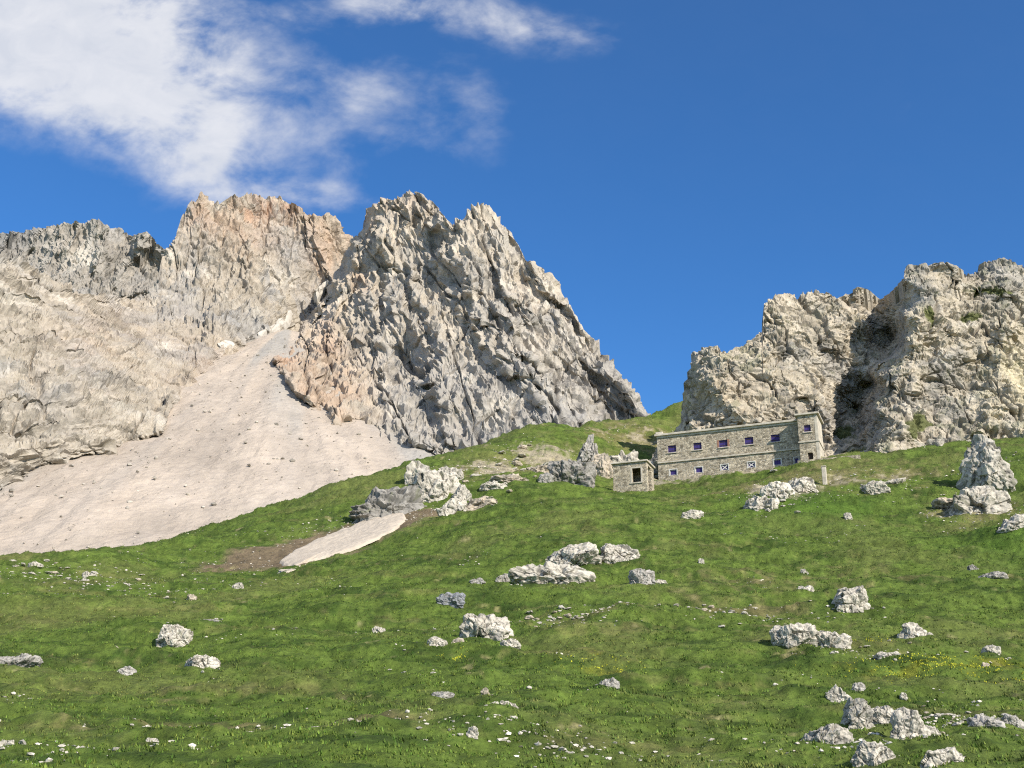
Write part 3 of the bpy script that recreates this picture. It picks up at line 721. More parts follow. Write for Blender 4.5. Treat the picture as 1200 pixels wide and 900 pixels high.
ROCKS = [
 # near the snow patch
 (450, 606, 92, 40, 'dark streaked rock outcrop lying along the top edge of the snow patch', dict(name='rock_outcrop', cat='rock', sub=6, tone=R_GREY * 1.0, dark=.75, strata=1.2, tilt=-.3, depth=.5)),
 (508, 584, 56, 38, 'big rounded pale boulder crowning the outcrop above the snow patch', dict(sub=6, tone=R_WHITE, lump=.5, dark=.2)),
 (525, 560, 32, 20, 'pale boulder leaning on the grass ridge behind the big rounded one', dict(tilt=.3)),
 (490, 563, 30, 28, 'jagged pale rock standing on the skyline above the snow patch outcrop', dict(sub=5, lump=.8, name='rock', cat='rock')),
 (541, 585, 22, 24, 'upright pale block beside the big rounded boulder above the snow patch', dict()),
 (537, 597, 34, 20, 'low pale boulder in front of the upright block near the snow patch', dict(dark=.3)),
 (562, 592, 38, 13, 'flat cracked slab at the grassy end of the snow patch outcrop', dict(tone=R_TAN, name='flat_rock', cat='rock')),
 (521, 606, 18, 13, 'small white lobed boulder on bare soil below the snow patch outcrop', dict(lump=1)),
 (417, 607, 12, 13, 'small yellowish boulder at the upper rim of the snow patch', dict(tone=np.array([.5, .45, .25]))),
 # by the hut
 (690, 556, 28, 54, 'slender grey rock pinnacle leaning on the slope beside the stone hut', dict(name='rock_pinnacle', cat='rock', sub=6, tone=R_GREY * 1.25, depth=.9, tilt=.10, sink=.12, dark=.3, taper=.4)),
 (671, 571, 52, 32, 'rounded dark grey boulder at the foot of the slender pinnacle', dict(sub=6, tone=R_GREY, dark=.45, lump=.4)),
 (705, 561, 26, 30, 'tan broken rock between the slender pinnacle and the stone hut', dict(tone=R_TAN, name='rock', cat='rock')),
 (738, 551, 52, 28, 'pale layered rock heap rising behind the stone hut', dict(name='rock_outcrop', cat='rock', sub=6, tone=R_WHITE, strata=1, tilt=-.15)),
 (720, 545, 40, 14, 'low grey rock behind the hut, nearest the slender pinnacle', dict(tone=R_GREY, name='rock', cat='rock')),
 (598, 568, 44, 11, 'low tan ledge crossing the stony bank at its lower edge', dict(name='flat_rock', cat='rock', tone=R_TAN, strata=.8, sink=.5)),
 (578, 577, 30, 10, 'pale broken ledge joining the snow patch outcrop to the stony bank', dict(name='flat_rock', cat='rock', strata=.6, sink=.5)),
 (628, 553, 34, 10, 'tan ledge high on the stony bank, just under the grassy skyline', dict(name='flat_rock', cat='rock', tone=R_TAN, strata=.8, sink=.5)),
 (640, 569, 18, 13, 'small grey rock where the green meadow meets the stony bank', dict(tone=R_GREY * 1.2, name='rock', cat='rock')),
 # right rock tower and the outcrops under the barracks
 (1163, 576, 52, 78, 'tall pitted rock tower standing apart on the grass before the cliff', dict(name='rock_tower', cat='rock', sub=6, tone=R_WHITE * .95, depth=.9, sink=.12, lump=.35, dark=.25, taper=.5)),
 (1150, 600, 70, 36, 'rough pale rubble outcrop at the foot of the tall rock tower', dict(name='rock_outcrop', cat='rock', sub=6, tone=R_WHITE, strata=.6, lump=.5, tilt=-.25, sink=.35)),
 (1118, 596, 40, 14, 'flat ledge of broken stone beside the rock tower rubble', dict(name='flat_rock', cat='rock', tone=R_TAN, strata=.6, sink=.4)),
 (1190, 618, 40, 16, 'white sloping slab on the shaded hump at the meadow edge', dict(name='flat_rock', cat='rock', tilt=-.35, sink=.3)),
 (897, 601, 36, 19, 'lowest lobe of the white rubble bank spilling down below the barracks', dict(name='rock_outcrop', cat='rock', sub=6, tone=R_WHITE * 1.05, dark=.1, lump=.6, depth=1.3, tilt=-.25, sink=.5)),
 (914, 589, 40, 19, 'middle of the white rubble bank, brightest of its pieces', dict(name='rock_outcrop', cat='rock', sub=6, tone=R_WHITE * 1.1, dark=.05, lump=.6, depth=1.3, tilt=-.25, sink=.5)),
 (935, 577, 44, 16, 'upper part of the white rubble bank just under the barracks wall', dict(name='rock_outcrop', cat='rock', sub=6, tone=R_WHITE, dark=.2, lump=.6, depth=1.3, tilt=-.2, sink=.5)),
 (1027, 580, 28, 18, 'white ridge shaped outcrop alone in the grass under the cliff', dict(name='rock_outcrop', cat='rock', dark=.2, tilt=-.2)),
 (1050, 568, 30, 6, 'thin white rock rib trailing up from the ridge shaped outcrop', dict(name='flat_rock', cat='rock', tilt=-.3, sink=.4)),
 (812, 610, 26, 12, 'low pale rock in grass below the middle of the barracks', dict(name='rock', cat='rock')),
 (995, 613, 9, 10, 'little white stone alone on the lush bump below the barracks tower', dict(sub=4, name='stone', cat='stone')),
 # big mid-meadow outcrop
 (672, 662, 62, 30, 'upper hump of the big pale outcrop in the middle of the meadow', dict(name='rock_outcrop', cat='rock', sub=6, tone=R_WHITE, dark=.25, tilt=-.25, sink=.3)),
 (648, 682, 92, 30, 'long lower ledge of the big pale outcrop in the middle of the meadow', dict(name='rock_outcrop', cat='rock', sub=6, tone=R_WHITE, dark=.28, lump=.4, depth=.5, sink=.3)),
 (727, 656, 44, 18, 'dark fronted pale ledge just uphill of the big mid meadow outcrop', dict(name='rock_outcrop', cat='rock', sub=6, dark=.38, tilt=.12)),
 (753, 684, 28, 22, 'knobbly grey boulder with a pale cap near the big mid meadow outcrop', dict(sub=6, tone=R_GREY * 1.35, lump=1.0)),
 (775, 677, 16, 5, 'thin flat stone beside the knobbly grey boulder', dict(sub=4, name='stone', cat='stone')),
 (589, 680, 16, 10, 'squat grey boulder downhill of the big mid meadow outcrop', dict(tone=R_GREY * 1.2)),
 (561, 685, 20, 8, 'flat grey stone beside the squat grey boulder', dict(tone=R_GREY * 1.25, name='stone', cat='stone')),
 (528, 709, 31, 17, 'smooth blue grey boulder alone in the grass below the snow patch', dict(sub=6, tone=np.array([.27, .275, .29]), dark=.3, strata=.6)),
 (569, 747, 58, 28, 'broad craggy white boulder below the smooth blue grey one', dict(sub=6, tone=R_WHITE, dark=.25, lump=.8)),
 (444, 735, 16, 13, 'cracked white boulder with dark joints on the open grass slope', dict()),
 (512, 766, 22, 9, 'low white stone beside a yellow flowering tuft', dict(name='stone', cat='stone')),
 (536, 765, 14, 8, 'little rock wearing a yellow tuft', dict(tone=R_TAN, name='stone', cat='stone')),
 (598, 766, 22, 11, 'half buried stone downhill of the broad craggy white boulder', dict(name='stone', cat='stone')),
 # left meadow
 (203, 751, 37, 29, 'tall angular white boulder cut by a dark crack, on open grass', dict(sub=6, dark=.18, depth=.8)),
 (236, 779, 40, 18, 'wedge shaped white boulder below the tall angular one', dict(sub=6, dark=.2, tilt=-.1)),
 (147, 782, 23, 13, 'pointed grey stone level with the wedge shaped white boulder', dict(tone=R_GREY * 1.35)),
 (14, 784, 54, 18, 'dark split ledge poking from the grass at the edge of the meadow', dict(name='rock_outcrop', cat='rock', sub=6, tone=R_GREY * 1.15, dark=.42, tilt=-.22, sink=.35)),
 (128, 763, 20, 7, 'small tan rock in a grassy hollow near the pointed grey stone', dict(tone=R_TAN, name='stone', cat='stone')),
 (278, 692, 13, 8, 'lone white stone at the brown soil edge below the snow', dict(name='stone', cat='stone')),
 (224, 703, 11, 8, 'pale pointed stone uphill of the tall angular white boulder', dict(name='stone', cat='stone', tone=R_TAN)),
 (245, 719, 26, 5, 'dark flat stone in the grass just above the tall angular boulder', dict(name='stone', cat='stone', tone=R_GREY)),
 (40, 664, 18, 10, 'pale rock at the meadow rim touching the foot of the scree', dict(name='rock', cat='rock')),
 (104, 671, 17, 9, 'pale block in the stony strip below the scree edge', dict(name='rock', cat='rock')),
 (175, 886, 16, 8, 'white stone with a black shadowed face in the near grass', dict(name='stone', cat='stone')),
 (6, 886, 18, 12, 'white stone at the near corner of the meadow', dict(name='stone', cat='stone')),
 # lower middle
 (583, 851, 46, 15, 'flat cracked white slab sunk in the near grass', dict(name='flat_rock', cat='rock', sub=6, tone=R_WHITE, dark=.2, sink=.4)),
 (569, 837, 12, 13, 'upright tan stone at the end of the flat cracked slab', dict(name='stone', cat='stone', tone=R_TAN)),
 (518, 829, 26, 9, 'low grey stone uphill of the flat cracked slab', dict(name='stone', cat='stone', tone=R_GREY * 1.2)),
 (432, 865, 44, 16, 'broken tan ledge on a bare patch of near ground', dict(name='flat_rock', cat='rock', tone=R_TAN, strata=.6, dark=.4, sink=.45)),
 (461, 861, 14, 6, 'white stone at the end of the broken tan ledge', dict(name='stone', cat='stone')),
 (368, 858, 14, 6, 'white stone on the grass before the broken tan ledge', dict(name='stone', cat='stone')),
 (553, 878, 14, 13, 'small pale stone pair below the flat cracked slab', dict(name='stone', cat='stone', lump=1)),
 (712, 818, 28, 12, 'mossy low boulder alone in the middle of the near slope', dict(tone=R_GREY * 1.3, dark=.45)),
 # right meadow
 (1001, 718, 38, 29, 'dome shaped grey and white boulder flecked with dark pits', dict(sub=6, dark=.35, lump=.5)),
 (945, 698, 22, 9, 'flat white boulder split in two near the dome shaped one', dict(dark=.3)),
 (1071, 748, 32, 20, 'conical white boulder downhill of the dome shaped one', dict(sub=6, dark=.2, lump=.4)),
 (1090, 746, 8, 6, 'pebble sized stone touching the conical white boulder', dict(sub=4, name='stone', cat='stone')),
 (935, 767, 52, 25, 'lobed grey white outcrop at the head of a trail of stones', dict(name='rock_outcrop', cat='rock', sub=6, dark=.33, lump=1.0)),
 (975, 768, 46, 18, 'tapering tail of the lobed outcrop, full of knobs', dict(name='rock_outcrop', cat='rock', sub=6, dark=.3, lump=1.0)),
 (1045, 779, 32, 9, 'low pale rubble beside the yellow flowers, below the conical boulder', dict(name='rock_outcrop', cat='rock', lump=1.0, sink=.4)),
 (1165, 774, 20, 10, 'pale boulder at the upper edge of the yellow flowers', dict()),
 (1158, 790, 14, 11, 'tan stone standing among the yellow flowers', dict(name='stone', cat='stone', tone=R_TAN)),
 (987, 822, 26, 22, 'slanting grooved rock uphill of the big near outcrop', dict(name='rock', cat='rock', strata=1.2, tilt=-.5, dark=.3)),
 (1007, 806, 16, 11, 'rounded rock touching the slanting grooved one', dict(name='rock', cat='rock', tone=R_GREY * 1.4)),
 (1060, 818, 10, 8, 'white stone in grass above the big near outcrop', dict(name='stone', cat='stone')),
 (972, 871, 60, 26, 'sloping slab that forms the long low end of the big near outcrop', dict(seed=4127, name='rock_outcrop', cat='rock', sub=6, tone=R_WHITE * .85, dark=.33, tilt=-.35)),
 (1008, 860, 32, 34, 'domed boulder crowning the big near outcrop', dict(sub=6, tone=R_WHITE * .85, dark=.33, lump=.5)),
 (1040, 857, 34, 22, 'layered block in the middle of the big near outcrop', dict(name='rock_outcrop', cat='rock', sub=6, strata=.8, dark=.3)),
 (1068, 871, 40, 40, 'bright cleft block next to the layered block of the near outcrop', dict(name='rock_outcrop', cat='rock', sub=6, dark=.25, lump=.6)),
 (1092, 866, 22, 14, 'small jumble of stone trailing from the bright cleft block', dict(name='rock', cat='rock', lump=1)),
 (1025, 892, 46, 30, 'pale shadowed block below the domed boulder of the near outcrop', dict(name='rock_outcrop', cat='rock', sub=6, dark=.3, lump=.8)),
 (1105, 902, 56, 22, 'white slab breaking through turf at the lower border', dict(name='flat_rock', cat='rock', sub=6, tilt=-.25, dark=.2)),
 (1160, 866, 36, 18, 'grey knobby rock in the stone scatter beyond the near outcrop', dict(name='rock', cat='rock', lump=1.0, tone=R_GREY * 1.35)),
 (1190, 862, 26, 14, 'grey rock at the outer end of the stone scatter', dict(name='rock', cat='rock', lump=.8, tone=R_GREY * 1.35)),
 (1142, 672, 12, 8, 'dark grey rock below the shaded hump', dict(name='rock', cat='rock', tone=R_GREY)),
 (1168, 685, 30, 9, 'flat grey ledge under the shaded hump', dict(name='flat_rock', cat='rock', tone=R_GREY * 1.2)),
 (942, 668, 10, 6, 'small white stone uphill of the split flat boulder', dict(sub=4, name='stone', cat='stone')),
 (822, 662, 7, 6, 'tiny white stone on open grass beyond the knobbly grey boulder', dict(sub=4, name='stone', cat='stone')),
]
for px, py, w, h, lab, kw in ROCKS:
    k2 = dict(sub=5); k2.update(kw)
    place_rock(px, py, w, h, lab, **k2)

# loose stones: a few shared meshes, every stone an object
STONES = [boulder_mesh('loose_stone', (1, 1 * random.uniform(.6, .9), random.uniform(.5, .8)), 900 + i, sub=3, tone=R_WHITE if i % 3 else R_TAN, dark=.1, cuts=7) for i in range(8)]
for s in STONES: s.materials.append(MAT['rock'])
def scatter(px, py, rx, ry, n, s0, s1, label, group, slope=0.0):
    k = 0
    while k < n:
        u, v = random.gauss(0, .5), random.gauss(0, .5)
        x, y = px + u * rx, py + v * ry + slope * u * rx
        g = ground_hit(x, y)
        if g is None or not -10 < x < 1210 or y > 905: k += 1; continue
        m = proj(g)[2] / F; s = m * random.uniform(s0, s1) * random.choice((.7, 1, 1, 1.25))
        o = bpy.data.objects.new('loose_stone', random.choice(STONES)); COL.objects.link(o)
        o.location = (g[0], g[1], g[2] + s * .12); o.scale = (s, s, s * random.uniform(.4, .8)); o.rotation_euler = (random.uniform(-.3, .3), random.uniform(-.3, .3), random.uniform(0, 6.28))
        tag(o, label, 'stone', group); k += 1
scatter(70, 670, 70, 14, 46, 3, 8, 'small white stone strewn along the meadow rim below the scree', 'stones below the scree edge', .12)
scatter(160, 690, 70, 10, 18, 3, 7, 'small white stone in the line across the grass above the angular boulder', 'stones in the line above the angular boulder', .22)
scatter(650, 727, 60, 10, 26, 4, 10, 'pale stone in the band next to the broad craggy boulder', 'stones in the band by the craggy boulder')
scatter(840, 720, 75, 14, 42, 3, 9, 'pale stone in the rubble streak across the middle meadow', 'stones of the middle rubble streak', .04)
scatter(1030, 772, 50, 9, 14, 4, 9, 'pale stone in the trail leading off the lobed outcrop', 'stones trailing from the lobed outcrop', .12)
scatter(1120, 855, 70, 16, 34, 4, 12, 'pale stone in the scatter beyond the big near outcrop', 'stones beyond the near outcrop')
scatter(640, 872, 90, 26, 28, 2, 6, 'small stone in the thin turf below the mossy low boulder', 'stones in the thin near turf')
scatter(220, 858, 60, 22, 18, 2, 5.5, 'small stone on the bare brown patch of near turf', 'stones on the near bare patch')
scatter(600, 550, 70, 26, 38, 5, 13, 'tan stone of the stony bank between the snow patch and the hut', 'stones of the stony bank', -.3)
scatter(912, 584, 50, 26, 34, 4, 9, 'small white stone around the rubble bank below the barracks', 'stones below the barracks', -.3)

# ------------------------------------------------------------------ grass, pebbles and flowers (uncountable)
def sample_ground(n, r0, r1, pw=1.0, half=25.5):
    r = (r0 ** (pw + 1) + RNG.random(n) * (r1 ** (pw + 1) - r0 ** (pw + 1))) ** (1 / (pw + 1))
    a = np.radians((RNG.random(n) * 2 - 1) * half)
    return r * np.sin(a), r * np.cos(a)
def grass_mesh(n, blades):
    x, y = sample_ground(n, 40, 290, 0.1)
    z = meadow_full(x, y); C = meadow_colour(x, y, z)
    keep = (C[:, 1] > C[:, 0] * 1.12) & (fbm(np.stack([x, y, 0 * x], -1) / 1.6, 2, 801) > RNG.normal(-.1, .3, n))
    x, y, z, C = x[keep], y[keep], z[keep], C[keep]; n = len(x)
    big = (.07 + .10 * RNG.random(n) ** 2) * (1 + .5 * fbm(np.stack([x, y, 0 * x], -1) / 6, 2, 811))
    tone = (0.72 + .75 * RNG.random(n))[:, None] * (1 + (RNG.random((n, 1)) - .5) * np.array([.5, .1, .3]))
    V = np.zeros((n, blades, 3, 3), np.float32)
    for k in range(blades):
        th = RNG.random(n) * 6.283; sp = RNG.random(n) * .16; ln = big * (.7 + .6 * RNG.random(n)); w = .022 + .026 * RNG.random(n)
        bx, by = x + np.cos(th * 3) * sp, y + np.sin(th * 3) * sp
        dx, dy = -np.sin(th) * w, np.cos(th) * w
        V[:, k, 0] = np.stack([bx - dx, by - dy, z - .03], -1); V[:, k, 1] = np.stack([bx + dx, by + dy, z - .03], -1)
        V[:, k, 2] = np.stack([bx + np.cos(th) * ln * .7, by + np.sin(th) * ln * .7, z + ln], -1)
    CC = np.repeat((C * tone * 1.12)[:, None, None], blades, 1).repeat(3, 2)
    return mesh_np('grass', V, np.arange(n * blades * 3).reshape(-1, 3), CC)
tag(link('grass', grass_mesh(220000, 4), MAT['grass']), 'short alpine grass tufts covering the meadow', 'grass', kind='stuff')

def bits_mesh(name, x, y, size, tone, flat=.6, zf=None):
    v, f = ICO3; n = len(x); z = (zf or meadow_full)(x, y)
    J = 1 + .35 * RNG.normal(size=(n, len(v), 1)).clip(-1, 1)
    S = size[:, None, None] * np.stack([.7 + .6 * RNG.random(n), .7 + .6 * RNG.random(n), flat * (.6 + .6 * RNG.random(n))], -1)[:, None]
    V = v[None] * J * S + np.stack([x, y, z + size * .12], -1)[:, None]
    Fq = (f[None] + (np.arange(n) * len(v))[:, None, None]).reshape(-1, 3)
    C = np.repeat((tone * (.65 + .6 * RNG.random((n, 1))))[:, None], len(v), 1)
    return mesh_np(name, V, Fq, C)
ICO3 = ico(1)
bx, by = [], []
x_, y_ = sample_ground(16000, 40, 200, .2)
dens = fbm(np.stack([x_, y_, 0 * x_], -1) / 11, 3, 821) + .5 * fbm(np.stack([x_, y_, 0 * x_], -1) / 2.5, 2, 823)
k_ = dens > .42 + .25 * RNG.random(len(x_)); bx.append(x_[k_]); by.append(y_[k_])
for px, py, rx, ry, n in [(590, 552, 12, 7, 700), (640, 535, 10, 8, 450), (760, 515, 18, 12, 420), (1140, 602, 7, 8, 380), (915, 580, 7, 9, 380), (1015, 560, 14, 7, 260), (840, 719, 12, 3.5, 330), (650, 728, 9, 2.5, 150), (70, 672, 14, 7, 420), (170, 690, 12, 3, 140),
                          (430, 864, 3.4, 1.6, 170), (220, 855, 4, 2, 130), (640, 874, 6, 2.5, 150), (1120, 856, 5, 2.4, 220), (1040, 776, 5, 2, 110), (420, 618, 12, 4, 240), (300, 664, 14, 10, 200), (490, 600, 8, 6, 200), (1015, 875, 4, 2, 120), (40, 892, 4, 1.5, 70)]:
    h = ground_hit(px, py); bx.append(h[0] + RNG.normal(0, .55, n) * rx); by.append(h[1] + RNG.normal(0, .55, n) * ry)
bx, by = np.concatenate(bx), np.concatenate(by); kk = np.hypot(bx, by) > 38; bx, by = bx[kk], by[kk]
tag(link('pebbles', bits_mesh('pebbles', bx, by, .04 + .13 * RNG.random(len(bx)) ** 2.2, np.array([.58, .53, .45])), MAT['rock']), 'pale pebbles and stone chips lying in the turf', 'pebbles', kind='stuff')
n_ = 2600; th_ = RNG.uniform(-.55, .75, n_); rr_ = 40 + 400 * RNG.random(n_) ** .7
sx2, sy2 = APEX[0] + np.sin(th_) * rr_, APEX[1] - np.cos(th_) * rr_
def scree_z2(x, y):
    i = np.clip(np.searchsorted(xs, x), 0, len(xs) - 1); j = np.clip(np.searchsorted(ys, y), 0, len(ys) - 1); return Z2[j, i]
tag(link('scree_blocks', bits_mesh('scree_blocks', sx2, sy2, .22 + .75 * RNG.random(n_) ** 5, np.array([.44, .395, .335]), .8, scree_z2), MAT['rock']), 'loose blocks lying on the scree fan', 'rubble', kind='stuff')
fx, fy = [], []
for px, py, rx, ry, n in [(1125, 790, 8, 2.6, 1100), (1165, 800, 5, 2.6, 500), (700, 778, 3.5, 3, 160), (532, 770, .8, .6, 90), (1020, 764, 2.0, .8, 110)]:
    h = ground_hit(px, py); fx.append(h[0] + RNG.normal(0, .5, n) * rx); fy.append(h[1] + RNG.normal(0, .5, n) * ry)
fx, fy = np.concatenate(fx), np.concatenate(fy)
k_ = fbm(np.stack([fx, fy, 0 * fx], -1) / 1.3, 2, 831) > -.05; fx, fy = fx[k_], fy[k_]
me = bits_mesh('wildflowers', fx, fy, .02 + .035 * RNG.random(len(fx)), np.array([.40, .40, .04]), 1.4)
tag(link('wildflowers', me, MAT['grass']), 'yellow wildflowers and yellow green tufts dotted in the grass', 'wildflowers', kind='stuff')

# ------------------------------------------------------------------ snow patches
def snow_patch(outline, label, thick, name='snow_patch'):
    """a lens of old snow lying on the ground: its outline stands where the photo shows it, its top is a low dome"""
    pts = np.array([ground_hit(a, b)[:2] for a, b in outline])
    c = pts.mean(0); n = 220; m = 44
    s = np.linspace(0, len(pts), n, endpoint=False); i = s.astype(int); f = (s - i)[:, None]
    ring = pts[i % len(pts)] * (1 - f) + pts[(i + 1) % len(pts)] * f
    for _ in range(6): ring = (np.roll(ring, 1, 0) + ring * 2 + np.roll(ring, -1, 0)) / 4
    ring = ring + (ring - c) * (.05 * fbm(np.c_[ring / 2.2, 0 * s], 3, 711))[:, None]
    t = np.linspace(1, 0.0, m)
    xy = c + (ring - c)[None] * t[:, None, None]
    z = meadow_z(xy[..., 0], xy[..., 1])
    e = 1 - t
    lift = thick * np.minimum(1, e * 3.2) ** .5 - .25 * (t == 1)
    q = np.stack([xy[..., 0], xy[..., 1], 0 * z], -1)
    zz = z + .22 + lift[:, None] + .08 * fbm(q / 1.2, 3, 721) * (e > 0)[:, None] + .05 * fbm(q / .4, 2, 731)
    V = np.stack([xy[..., 0], xy[..., 1], zz], -1)
    idx = np.arange(m * n).reshape(m, n); nx_ = np.roll(idx, -1, 1)
    Fq = np.stack([idx[:-1], nx_[:-1], nx_[1:], idx[1:]], -1).reshape(-1, 4)
    C = np.ones(V.shape) * np.array([.50, .43, .345]) * (1 + .07 * fbm(q / 1.5, 3, 741) - .05 * smooth(0, .4, fbm(q / .5, 2, 751)))[..., None]
    return tag(link(name, mesh_np(name, V, Fq, C, True), MAT['snow']), label, 'snow patch')
snow_patch([(326, 661), (345, 648), (375, 633), (410, 619), (440, 609), (470, 603), (477, 608), (466, 620), (450, 630), (415, 645), (385, 654), (362, 660), (345, 666)], 'long patch of dirty old snow lying in the hollow below the outcrop', .42)
snow_patch([(322, 671), (338, 667), (355, 665), (352, 669), (335, 673)], 'thin sliver of snow at the lower tip of the long snow patch', .12)

def gully_snow(pts, label, seed):
    """snow wedged in the gully: a lumpy lens lying on the rock face"""
    a = np.array([(p[0], p[1]) for p in pts], float); c = a.mean(0)
    n, m = 90, 14
    s = np.linspace(0, len(a), n, endpoint=False); i = s.astype(int); f = (s - i)[:, None]
    ring = a[i % len(a)] * (1 - f) + a[(i + 1) % len(a)] * f
    t = np.linspace(1, 0, m); xy = c + (ring - c)[None] * t[:, None, None]
    Dm = np.minimum(sheet_D(0, xy[..., 0], xy[..., 1]), sheet_D(2, xy[..., 0], xy[..., 1])); Dm = box_blur(Dm, 3) - 1.2 - 1.6 * np.sqrt(1 - t)[:, None]
    V = at(xy[..., 0], xy[..., 1], Dm); V = V + (fbm(V / 6, 3, seed) * 1.2)[..., None]
    V[0] = V[0] + np.array([0, 5, -2])
    idx = np.arange(m * n).reshape(m, n); nx_ = np.roll(idx, -1, 1)
    Fq = np.stack([idx[:-1], nx_[:-1], nx_[1:], idx[1:]], -1).reshape(-1, 4)
    return tag(link('snow_patch', mesh_np('snow_patch', V, Fq, np.ones(V.shape) * np.array([.52, .485, .43]), True), MAT['snow']), label, 'snow patch')
gully_snow([(300, 391), (312, 384), (322, 380), (330, 372), (334, 362), (341, 363), (338, 376), (328, 386), (312, 396), (304, 398)], 'bright snow at the mouth of the gully above the scree', 761)
gully_snow([(366, 345), (372, 337), (380, 330), (386, 327), (385, 334), (378, 345), (371, 352)], 'small high snow sliver in the gully beside the grey peak', 763)
gully_snow([(255, 402), (266, 397), (274, 401), (272, 407), (258, 408)], 'faint snow remnant under the ochre peak, off the gully', 765)

# ------------------------------------------------------------------ barracks
def box_mesh(name, boxes, bevel=0.0):
    bm = bmesh.new()
    for (x0, x1, y0, y1, z0, z1) in boxes:
        vs = [bm.verts.new((x, y, z)) for z in (z0, z1) for x, y in ((x0, y0), (x1, y0), (x1, y1), (x0, y1))]
        for q in ((3, 2, 1, 0), (4, 5, 6, 7), (0, 1, 5, 4), (1, 2, 6, 5), (2, 3, 7, 6), (3, 0, 4, 7)): bm.faces.new([vs[k] for k in q])
    if bevel: bmesh.ops.bevel(bm, geom=list(bm.edges), offset=bevel, segments=1, affect='EDGES')
    me = bpy.data.meshes.new(name); bm.to_mesh(me); bm.free(); return me

def pierced(x0, x1, z0, z1, y0, y1, holes):
    """boxes of a wall slab (front face at y0) round rectangular holes (hx0, hx1, hz0, hz1)"""
    zs = sorted({z0, z1, *[h[2] for h in holes], *[h[3] for h in holes]}); out_ = []
    for a, b in zip(zs[:-1], zs[1:]):
        if b - a < 1e-6: continue
        mid = (a + b) / 2; xcur = x0
        for h in sorted(h for h in holes if h[2] < mid < h[3]):
            if h[0] > xcur: out_.append((xcur, h[0], y0, y1, a, b))
            xcur = h[1]
        if xcur < x1: out_.append((xcur, x1, y0, y1, a, b))
    return out_

DEP, TDEP = 7.5, 5.6
root = link('stone_barracks', None, loc=ORG, rot=(0, 0, RZ))
tag(root, 'long two storey rubble stone barracks with violet windows and end tower', 'barracks')
up_px = [787.5, 817.3, 847.5, 877.7, 908.5]; lo_px = [789.0, 819.0, 849.2, 880.5, 911.0, 933.5]
ux = [x_at(p, 0, zu) for p in up_px]; lx = [x_at(p, 0, zl) for p in lo_px]
UW, UH, LW, LH = .68, .60, .58, .46
holes = [(x - UW, x + UW, zu - UH, zu + UH) for x in ux] + [(x - (LW if i < 5 else .36), x + (LW if i < 5 else .36), zl - LH, zl + LH) for i, x in enumerate(lx)]
SLAB = .34
wb = pierced(-LEN, 0, -3.0, zr - SLAB, 0, .55, holes)
wb += [(-LEN, -LEN + .55, .55, DEP, -3, zr - SLAB), (-LEN + .55, 0, DEP - .5, DEP, -3, zr - SLAB)]
link('wall', box_mesh('wall', wb), MAT['masonry'], root)
link('roof', box_mesh('roof', [(-LEN - .35, -.002, -.42, DEP + .3, zr - SLAB + .002, zr)], .03), MAT['concrete'], root)
link('cornice', box_mesh('cornice', [(-LEN - .02, -.002, -.14, -.002, zr - SLAB - .32, zr - SLAB - .003)]), MAT['concrete'], root)
link('string_course', box_mesh('string_course', [(-LEN - .02, -.004, -.20, -.002, zs_ - .12, zs_ + .10)]), MAT['concrete'], root)
link('corner_block', box_mesh('corner_block', [(-LEN - .3, -LEN + .9, .3, 1.5, zr + .002, zr + .55)], .05), MAT['concrete'], root)
link('floor_slab', box_mesh('floor_slab', [(-LEN + .55, -.6, .55, DEP - .5, zs_ - .3, zs_)]), MAT['soil'], root)

